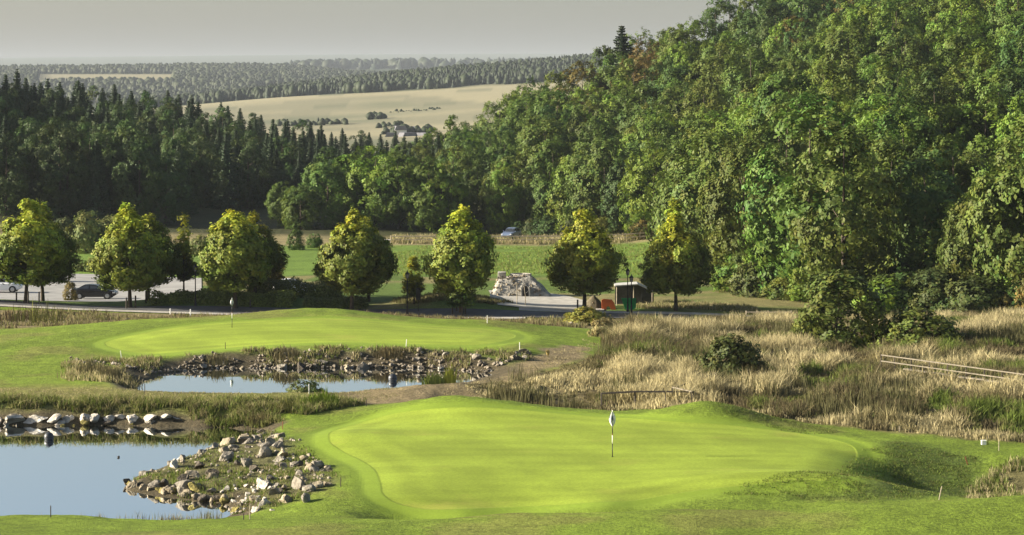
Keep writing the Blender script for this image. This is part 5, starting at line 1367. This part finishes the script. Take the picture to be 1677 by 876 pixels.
fence("rail_fence", "low wooden rail fence at the end of the lane, under the dark trees", "fence", [(p, 196.5 - 0.004 * (p - 1220)) for p in (1222, 1240, 1258, 1277, 1296)], (0.08,), 0.85, WOOD, 0.11, 0.06, 0.1)
fence("meadow_fence", "long weathered rail fence between the meadow and the farm track", "fence", [(p, 346.0 - 0.006 * (p - 640) * 0.5) for p in range(640, 1085, 24)], (0.12, 0.6), 1.15, WOOD, 0.14, 0.07, 0.16)

# ------------------------------------------------------------------ cars
GLASSC = mat_simple("car_glass", (0.03, 0.035, 0.04), 0.08, 0.1, 2, spec=0.8)
TYRE = mat_simple("tyre", (0.02, 0.02, 0.02), 0.9, 0.2, 6)
RIMM = mat_simple("alloy_rim", (0.45, 0.45, 0.46), 0.35, 0.1, 4, metal=0.6)
LAMPW = mat_simple("headlight", (0.6, 0.6, 0.6), 0.15, 0.05, 4, spec=0.8)
LAMPR = mat_simple("tail_light", (0.35, 0.01, 0.01), 0.2, 0.1, 4, spec=0.6)
def car(label, loc, rotz, paint, style, group="parked cars", name="parked_car"):
    """front towards +x; body is lofted from cross-sections, so it is round in plan and at the shoulders"""
    if style == 'sedan':
        L_, Wd = 4.6, 0.90
        low = [(-2.3, 0.45, 0.80, 0.74), (-2.15, 0.28, 0.98, 0.84), (-1.5, 0.22, 1.02, 0.90), (-0.5, 0.2, 0.98, 0.90), (0.8, 0.2, 0.95, 0.90), (1.5, 0.22, 0.90, 0.89), (2.05, 0.27, 0.78, 0.82), (2.3, 0.42, 0.62, 0.70)]
        cab = [(-1.85, 0.99), (-1.05, 1.38), (-0.4, 1.45), (0.25, 1.40), (1.05, 0.95)]
    elif style == 'hatch':
        L_, Wd = 4.3, 0.90
        low = [(-2.15, 0.45, 0.95, 0.78), (-2.05, 0.28, 1.05, 0.86), (-1.4, 0.22, 1.05, 0.90), (-0.4, 0.2, 1.02, 0.90), (0.8, 0.2, 1.0, 0.90), (1.4, 0.22, 0.95, 0.89), (1.95, 0.27, 0.82, 0.82), (2.15, 0.42, 0.66, 0.70)]
        cab = [(-2.05, 1.04), (-1.75, 1.42), (-0.6, 1.53), (0.2, 1.46), (1.0, 1.0)]
    else:
        L_, Wd = 4.5, 0.92
        low = [(-2.25, 0.55, 1.05, 0.82), (-2.18, 0.36, 1.12, 0.89), (-1.4, 0.30, 1.12, 0.92), (-0.4, 0.28, 1.1, 0.92), (0.8, 0.28, 1.08, 0.92), (1.5, 0.30, 1.04, 0.91), (2.05, 0.34, 0.95, 0.86), (2.25, 0.5, 0.75, 0.74)]
        cab = [(-2.2, 1.10), (-1.95, 1.60), (-0.8, 1.72), (0.1, 1.66), (0.95, 1.08)]
    t = thing(name, label, "car", loc, rotz, group)
    m = MB(); rings = []
    for x, z0, z1, w in low:
        b = len(m.v); zs = z1 - 0.10; zb = z0 + 0.10
        m.v += [(x, -w * 0.9, z0), (x, -w, zb), (x, -w, zs), (x, -w * 0.88, z1), (x, w * 0.88, z1), (x, w, zs), (x, w, zb), (x, w * 0.9, z0)]
        rings.append(b)
    for a, b in zip(rings[:-1], rings[1:]):
        for k in range(8): m.f.append((a + k, b + k, b + (k + 1) % 8, a + (k + 1) % 8))
    m.f.append(tuple(rings[0] + k for k in range(8))); m.f.append(tuple(rings[-1] + k for k in range(8)))
    body = m.build("body", paint, t)
    # cabin: pillars and roof in paint, glass let into it
    wb, wt = Wd * 0.86, Wd * 0.66
    zb0 = cab[0][1]
    def wz(z): return wb + (wt - wb) * np.clip((z - zb0) / (max(c[1] for c in cab) - zb0), 0, 1)
    m = MB(); b = len(m.v); n = len(cab)
    for sgn in (-1, 1): m.v += [(x, sgn * wz(z), z - (0.06 if i in (0, n - 1) else 0)) for i, (x, z) in enumerate(cab)]
    m.f.append(tuple(range(n))); m.f.append(tuple(range(2 * n - 1, n - 1, -1)))
    for i in range(n): m.f.append((i, (i + 1) % n, n + (i + 1) % n, n + i))
    m.build("cabin", paint, t)
    zr = min(c[1] for c in cab[1:-1])
    def side_glass(xa, xb, sgn):
        pts = []
        top = lambda x: np.interp(x, [c[0] for c in cab], [c[1] for c in cab]) - 0.09
        zl = zb0 + 0.05
        xs = [q for q in np.linspace(xa, xb, 6)]
        low_ = [(xa, zl), (xb, zl)]; up = [(x, max(zl + 0.02, top(x))) for x in reversed(xs)]
        pts = low_ + up
        mm = MB(); mm.poly([(x, sgn * (wz(z) + 0.006), z) for x, z in pts]); return mm
    xs0, xs1 = cab[0][0] + 0.25, cab[-1][0] - 0.15; mid = (xs0 + xs1) / 2 - 0.05
    for sgn in (-1, 1):
        side_glass(mid + 0.06, xs1, sgn).build("window", GLASSC, t); side_glass(xs0, mid - 0.04, sgn).build("window", GLASSC, t)
    for (A, B) in ((cab[-1], cab[-2]), (cab[0], cab[1])):
        A = np.array(A); B = np.array(B); d = B - A; nn = np.array([d[1], -d[0]]); nn /= np.linalg.norm(nn)
        if nn[0] * (1 if A[0] > 0 else -1) < 0: nn = -nn
        p, q = A + d * 0.12 + nn * 0.012, A + d * 0.9 + nn * 0.012
        m = MB(); m.poly([(p[0], -wz(p[1]) * 0.93, p[1]), (p[0], wz(p[1]) * 0.93, p[1]), (q[0], wz(q[1]) * 0.93, q[1]), (q[0], -wz(q[1]) * 0.93, q[1])]); m.build("windscreen" if A[0] > 0 else "rear_window", GLASSC, t)
    wr = 0.32 if style != 'suv' else 0.36
    for x in (-L_ * 0.30, L_ * 0.31):
        for sgn in (-1, 1):
            m = MB(); m.lathe([(0.12, sgn * (Wd - 0.22)), (wr - 0.05, sgn * (Wd - 0.22)), (wr, sgn * (Wd - 0.18)), (wr, sgn * (Wd - 0.01)), (wr - 0.04, sgn * (Wd + 0.015)), (wr * 0.68, sgn * (Wd + 0.01))], 18, (x, 0, wr), 'y'); wh = m.build("wheel", TYRE, t, True)
            m = MB(); m.lathe([(0.0, sgn * (Wd + 0.012)), (wr * 0.25, sgn * (Wd + 0.012)), (wr * 0.68, sgn * (Wd - 0.005))], 14, (x, 0, wr), 'y'); m.build("rim", RIMM, wh)
            m = MB(); m.lathe([(wr + 0.06, sgn * (Wd - 0.03)), (wr + 0.06, sgn * (Wd + 0.004)), (wr - 0.02, sgn * (Wd + 0.006))], 18, (x, 0, wr), 'y'); m.build("wheel_arch", BLACKP, t)
    xf, zf = low[-2][0], low[-2][2]; xr, zr_ = low[1][0], low[1][2]
    for sgn in (-1, 1):
        m = MB(); m.box(xf - 0.12, xf + 0.16, sgn * 0.70 - 0.14, sgn * 0.70 + 0.14, zf - 0.20, zf - 0.07); m.build("headlight", LAMPW, t, bevel=0.02)
        m = MB(); m.box(xr - 0.11, xr + 0.12, sgn * 0.74 - 0.13, sgn * 0.74 + 0.13, zr_ - 0.26, zr_ - 0.10); m.build("tail_light", LAMPR, t, bevel=0.02)
        m = MB(); m.box(cab[-1][0] - 0.35, cab[-1][0] - 0.2, sgn * (Wd + 0.02) - 0.08, sgn * (Wd + 0.02) + 0.08, zb0 + 0.02, zb0 + 0.15); m.build("mirror", paint, t, bevel=0.02)
        m = MB(); m.box(-0.2, -0.02, sgn * (Wd - 0.0) - 0.015, sgn * (Wd) + 0.015, zb0 - 0.22, zb0 - 0.18); m.build("door_handle", paint, t)
    return t
CBLK = mat_simple("black_car_paint", (0.012, 0.012, 0.014), 0.22, 0.05, 1, spec=0.5)
CWHT = mat_simple("white_car_paint", (0.75, 0.76, 0.78), 0.25, 0.03, 1, spec=0.5)
CBLU = mat_simple("blue_grey_car_paint", (0.16, 0.21, 0.32), 0.3, 0.05, 1, metal=0.3, spec=0.5)
CGRY = mat_simple("dark_grey_car_paint", (0.04, 0.042, 0.046), 0.3, 0.05, 1, spec=0.5)
car("black saloon car parked in profile, its nose to the right", at(155, 234.5, 0.11), 0.0, CBLK, 'sedan')
car("white hatchback cut off by the picture's edge in the car park", at(2, 243.5, 0.11), 0.03, CWHT, 'hatch')
car("dark grey car parked in shade behind the first avenue trees", at(75, 262, 0.11), 0.05, CGRY, 'suv')
car("white car whose roof shows above the hedge behind the middle trees", at(482, 233, 0.0), 0.2, CWHT, 'hatch')
car("blue-grey off-road car on the farm track beyond the meadow", at(837, 353.5, 0.16), R(250), CBLU, 'suv', None)

# ------------------------------------------------------------------ rubble mound with a doorway, ramp, coloured panels
GRAV = mat_simple("rubble", (0.36, 0.34, 0.30), 0.95, 0.45, 1.6, 0.12, 5)
CONC = mat_simple("pale_concrete", (0.38, 0.37, 0.34), 0.85, 0.15, 1.5, 0.01, 9)
bx, by, bz = at(848, 226); bz = WZ(491, 226)
t = thing("rubble_mound", "grey rubble mound with a small arched doorway in the gravel yard", "mound", (bx, by, bz))
n = 44; gx = np.linspace(-3.4, 4.0, n); gy = np.linspace(-3.2, 3.2, n); GX, GY = np.meshgrid(gx, gy)
hx = np.interp(GX, [-3.4, -2.8, -1.9, 1.2, 2.2, 3.7, 4.0], [-0.2, 0.0, 2.0, 2.45, 1.35, 0.0, -0.2]); hy = np.interp(np.abs(GY), [0, 1.3, 2.9, 3.2], [1, 1, 0.0, -0.1])
GZ = np.minimum(hx, 2.5 * hy) + (fbm(GX * 1.6 + 9, GY * 1.6, 3, 4) - 0.5) * 0.5 * (hx > 0.02)
idx = np.arange(n * n).reshape(n, n)
ob("heap", mesh_np("heap", np.stack([GX, GY, GZ], -1).reshape(-1, 3), np.stack([idx[:-1, :-1], idx[:-1, 1:], idx[1:, 1:], idx[1:, :-1]], -1).reshape(-1, 4), GRAV), t)
rr2 = np.random.default_rng(9)
for k in range(170):
    x_ = rr2.uniform(-2.7, 2.6); y_ = rr2.uniform(-2.9, -0.6); s = rr2.uniform(0.18, 0.5)
    if 0.25 < x_ < 1.2 and y_ < -1.2: continue
    z_ = min(np.interp(x_, [-2.8, -1.9, 1.2, 2.2, 3.7], [0, 2.35, 2.45, 1.25, 0]), 2.5 * np.interp(abs(y_), [0, 1.3, 2.9], [1, 1, 0]))
    c = ob("stone", ROCKS[int(rr2.integers(0, 9))], t, (x_, y_, z_), (rr2.uniform(-1, 1), rr2.uniform(-1, 1), rr2.uniform(0, 6)), (s, s, s * 0.8)); c.color = (*[(0.42, 0.38, 0.31), (0.36, 0.34, 0.30), (0.28, 0.25, 0.2)][int(rr2.integers(0, 3))], 1)
m = MB(); m.box(0.30, 0.42, -2.75, -1.2, 0.0, 1.5); m.box(1.05, 1.17, -2.75, -1.2, 0.0, 1.5); m.build("door_jamb", CONC, t)
m = MB(); m.box(0.42, 1.05, -2.60, -2.5, 0.0, 1.62); dr = m.build("doorway", BLACKP, t)  # black slab standing in for the unlit inside of the opening
m = MB(); m.tube([(0.735 + 0.30 * math.cos(a), -2.68, 1.28 + 0.34 * math.sin(a)) for a in np.linspace(-1.5, 3.14, 14)], 0.03, 6); m.build("arch_ring", CONC, t)
m = MB(); m.box(-1.95, -1.15, -0.9, 0.6, 2.1, 2.75); m.build("concrete_block", GRAV, t, bevel=0.05)
m = MB(); m.lathe([(1.05, 1.9), (1.05, 2.55), (0.9, 2.57), (0.9, 2.2)], 18, (0.3, 0.2, 0)); m.build("top_ring", GRAV, t)
bx, by, bz = at(832, 209); bz = WZ(506, 209)
t = thing("concrete_ramp", "pale smooth concrete ramp sloping down to the right before the rubble mound", "ramp", (bx, by, bz))
pr = [(-1.6, -0.3), (1.7, -0.3), (1.7, 0.02), (1.2, 0.10), (0.6, 0.30), (0.0, 0.60), (-0.6, 0.90), (-1.2, 1.08), (-1.6, 1.12)]
m = MB(); m.prism(pr, -0.2, 2.2); m.build("slope", CONC, t)
m = MB(); m.box(-1.66, -1.5, -0.24, 2.24, -0.2, 1.2); m.build("end_wall", CONC, t)
for k, (px, top, tl, lab) in enumerate([(846, 463, 0.03, "left of two thin wooden poles before the rubble mound's doorway"), (860, 465, -0.06, "right of two thin wooden poles before the rubble mound's doorway")]):
    bx, by, bz = at(px, 207.8); t = thing("wooden_pole", lab, "pole", (bx, by, bz), 0, "poles before the rubble mound"); h_ = WZ(top, by) - bz
    m = MB(); m.tube([(0, 0, -0.2), (0.04, 0, h_ * 0.4), (tl, 0, h_ * 0.7), (tl * 1.5, 0, h_)], [0.05, 0.045, 0.045, 0.035], 6); m.build("shaft", WOOD, t)
    m = MB(); m.tube([(tl * 1.5, 0, h_ - 0.12), (tl * 1.5, 0, h_ - 0.05)], 0.05, 6); m.build("binding", DWOOD, t)
ORNG = mat_simple("orange_panel", (0.62, 0.13, 0.03), 0.55, 0.12, 2); GRNP = mat_simple("green_panel", (0.02, 0.24, 0.07), 0.55, 0.12, 2); TARP = mat_simple("dark_tarpaulin", (0.06, 0.06, 0.055), 0.8, 0.3, 2); LTARP = mat_simple("pale_tarpaulin", (0.45, 0.45, 0.43), 0.7, 0.2, 2)
def panel(label, px0, Y, outline, mt, base_py, thick=0.12, name="coloured_panel"):
    x0 = WX(px0, Y); z0 = WZ(base_py, Y); k = Y / F
    t = thing(name, label, "panel", (x0, Y, z0), 0, "coloured panels by the lane")
    m = MB(); m.prism([((a - px0) * k, (base_py - b) * k) for a, b in outline], 0, thick); m.build("board", mt, t, bevel=0.012)
    for s in (0.35, -0.35):
        m = MB(); m.tube([(s, thick + 0.05, -0.3), (s, thick + 0.05, 0.8)], 0.04, 6); m.build("support", DWOOD, t)
panel("orange panel with an arched notch at its foot", 996, 207, [(985.5, 507), (985, 491), (989, 489.5), (1002, 490.5), (1006, 496), (1009, 507), (1001, 507), (999, 503), (996, 501), (993.5, 503), (993, 507)], ORNG, 507)
panel("bright green panel narrowing downwards behind the street lamps", 1030, 207, [(1024, 507), (1017, 488), (1042, 488), (1041.5, 504), (1038, 507)], GRNP, 507)
bx, by, bz = at(1040, 213); t = thing("shelter", "dark tarpaulin shelter with a pale roof behind the green panel", "shelter", (bx, by, bz))
m = MB(); m.prism([(-1.9, 1.85), (0.2, 2.0), (1.7, 1.3), (1.68, 1.2), (0.2, 1.9), (-1.9, 1.75)], -1.3, 1.3); m.build("roof", LTARP, t)
m = MB(); m.prism([(-1.8, -0.2), (1.55, -0.2), (1.6, 1.15), (0.2, 1.85), (-1.8, 1.72)], 0.9, 1.0); m.build("back_wall", TARP, t)
m = MB(); m.prism([(0.5, -0.2), (1.62, -0.2), (1.66, 1.12), (0.5, 1.6)], -1.2, -1.1); m.build("side_flap", TARP, t)
for s in (-1.75, -0.2, 1.5):
    m = MB(); m.tube([(s, -1.24, -0.3), (s, -1.24, 1.75 if s < 1 else 1.35)], 0.05, 6); m.build("post", WOOD, t)
SOILM = mat_simple("bare_earth", (0.13, 0.11, 0.07), 0.95, 0.3, 2, 0.05, 8)
bx, by, bz = at(972, 208.5); t = thing("earth_heap", "brown earth heap left of the orange panel", "mound", (bx, by, bz))
V = []; n = 20
for j in range(n):
    for i in range(n):
        u, v = i / (n - 1) * 2 - 1, j / (n - 1) * 2 - 1; d = math.hypot(u, v)
        V.append((u * 1.1, v * 1.0, max(-0.15, 1.15 * (1 - d ** 1.4)) + 0.12 * (float(vnoise(u * 4 + 5, v * 4, 3)) - 0.5)))
ob("heap", mesh_np("heap", V, [(j * n + i, j * n + i + 1, (j + 1) * n + i + 1, (j + 1) * n + i) for j in range(n - 1) for i in range(n - 1)], SOILM, smoothf=True), t)
for k in range(14):
    a = random.uniform(0, 6.28); d = random.uniform(0.3, 0.95); s = random.uniform(0.1, 0.25)
    c = ob("stone", ROCKS[k % 9], t, (d * math.cos(a), d * math.sin(a), 1.1 * (1 - d ** 1.4)), (0, 0, a), (s, s, s)); c.color = (0.3, 0.26, 0.2, 1)

# ------------------------------------------------------------------ the air
def haze():
    zmax, zmin = -1e9, 1e9
    g = bpy.data.objects["ground"].data; co = np.empty(len(g.vertices) * 3, np.float32); g.vertices.foreach_get("co", co); co = co.reshape(-1, 3)
    zmin, zmax = co[:, 2].min() - 1.0, max(co[:, 2].max(), 60.0) + 30.0
    xm = np.abs(co[:, 0]).max() + 50; y0, y1 = co[:, 1].min() - 20, co[:, 1].max() + 50
    m, nt, out = newmat("haze_air")
    v = N(nt, "ShaderNodeVolumePrincipled"); v.inputs["Color"].default_value = (0.53, 0.595, 0.69, 1); v.inputs["Density"].default_value = HAZE
    v.inputs["Anisotropy"].default_value = 0.0
    nt.links.new(v.outputs[0], out.inputs["Volume"])
    b = MB(); b.box(-xm, xm, y0, y1, zmin, zmax); o = b.build("haze", m); kind(o, "stuff", "thin pale haze over the valley and far hills", "haze")
    print("HAZE", xm, y0, y1, zmin, zmax)
HAZE = 6.5e-5
haze()
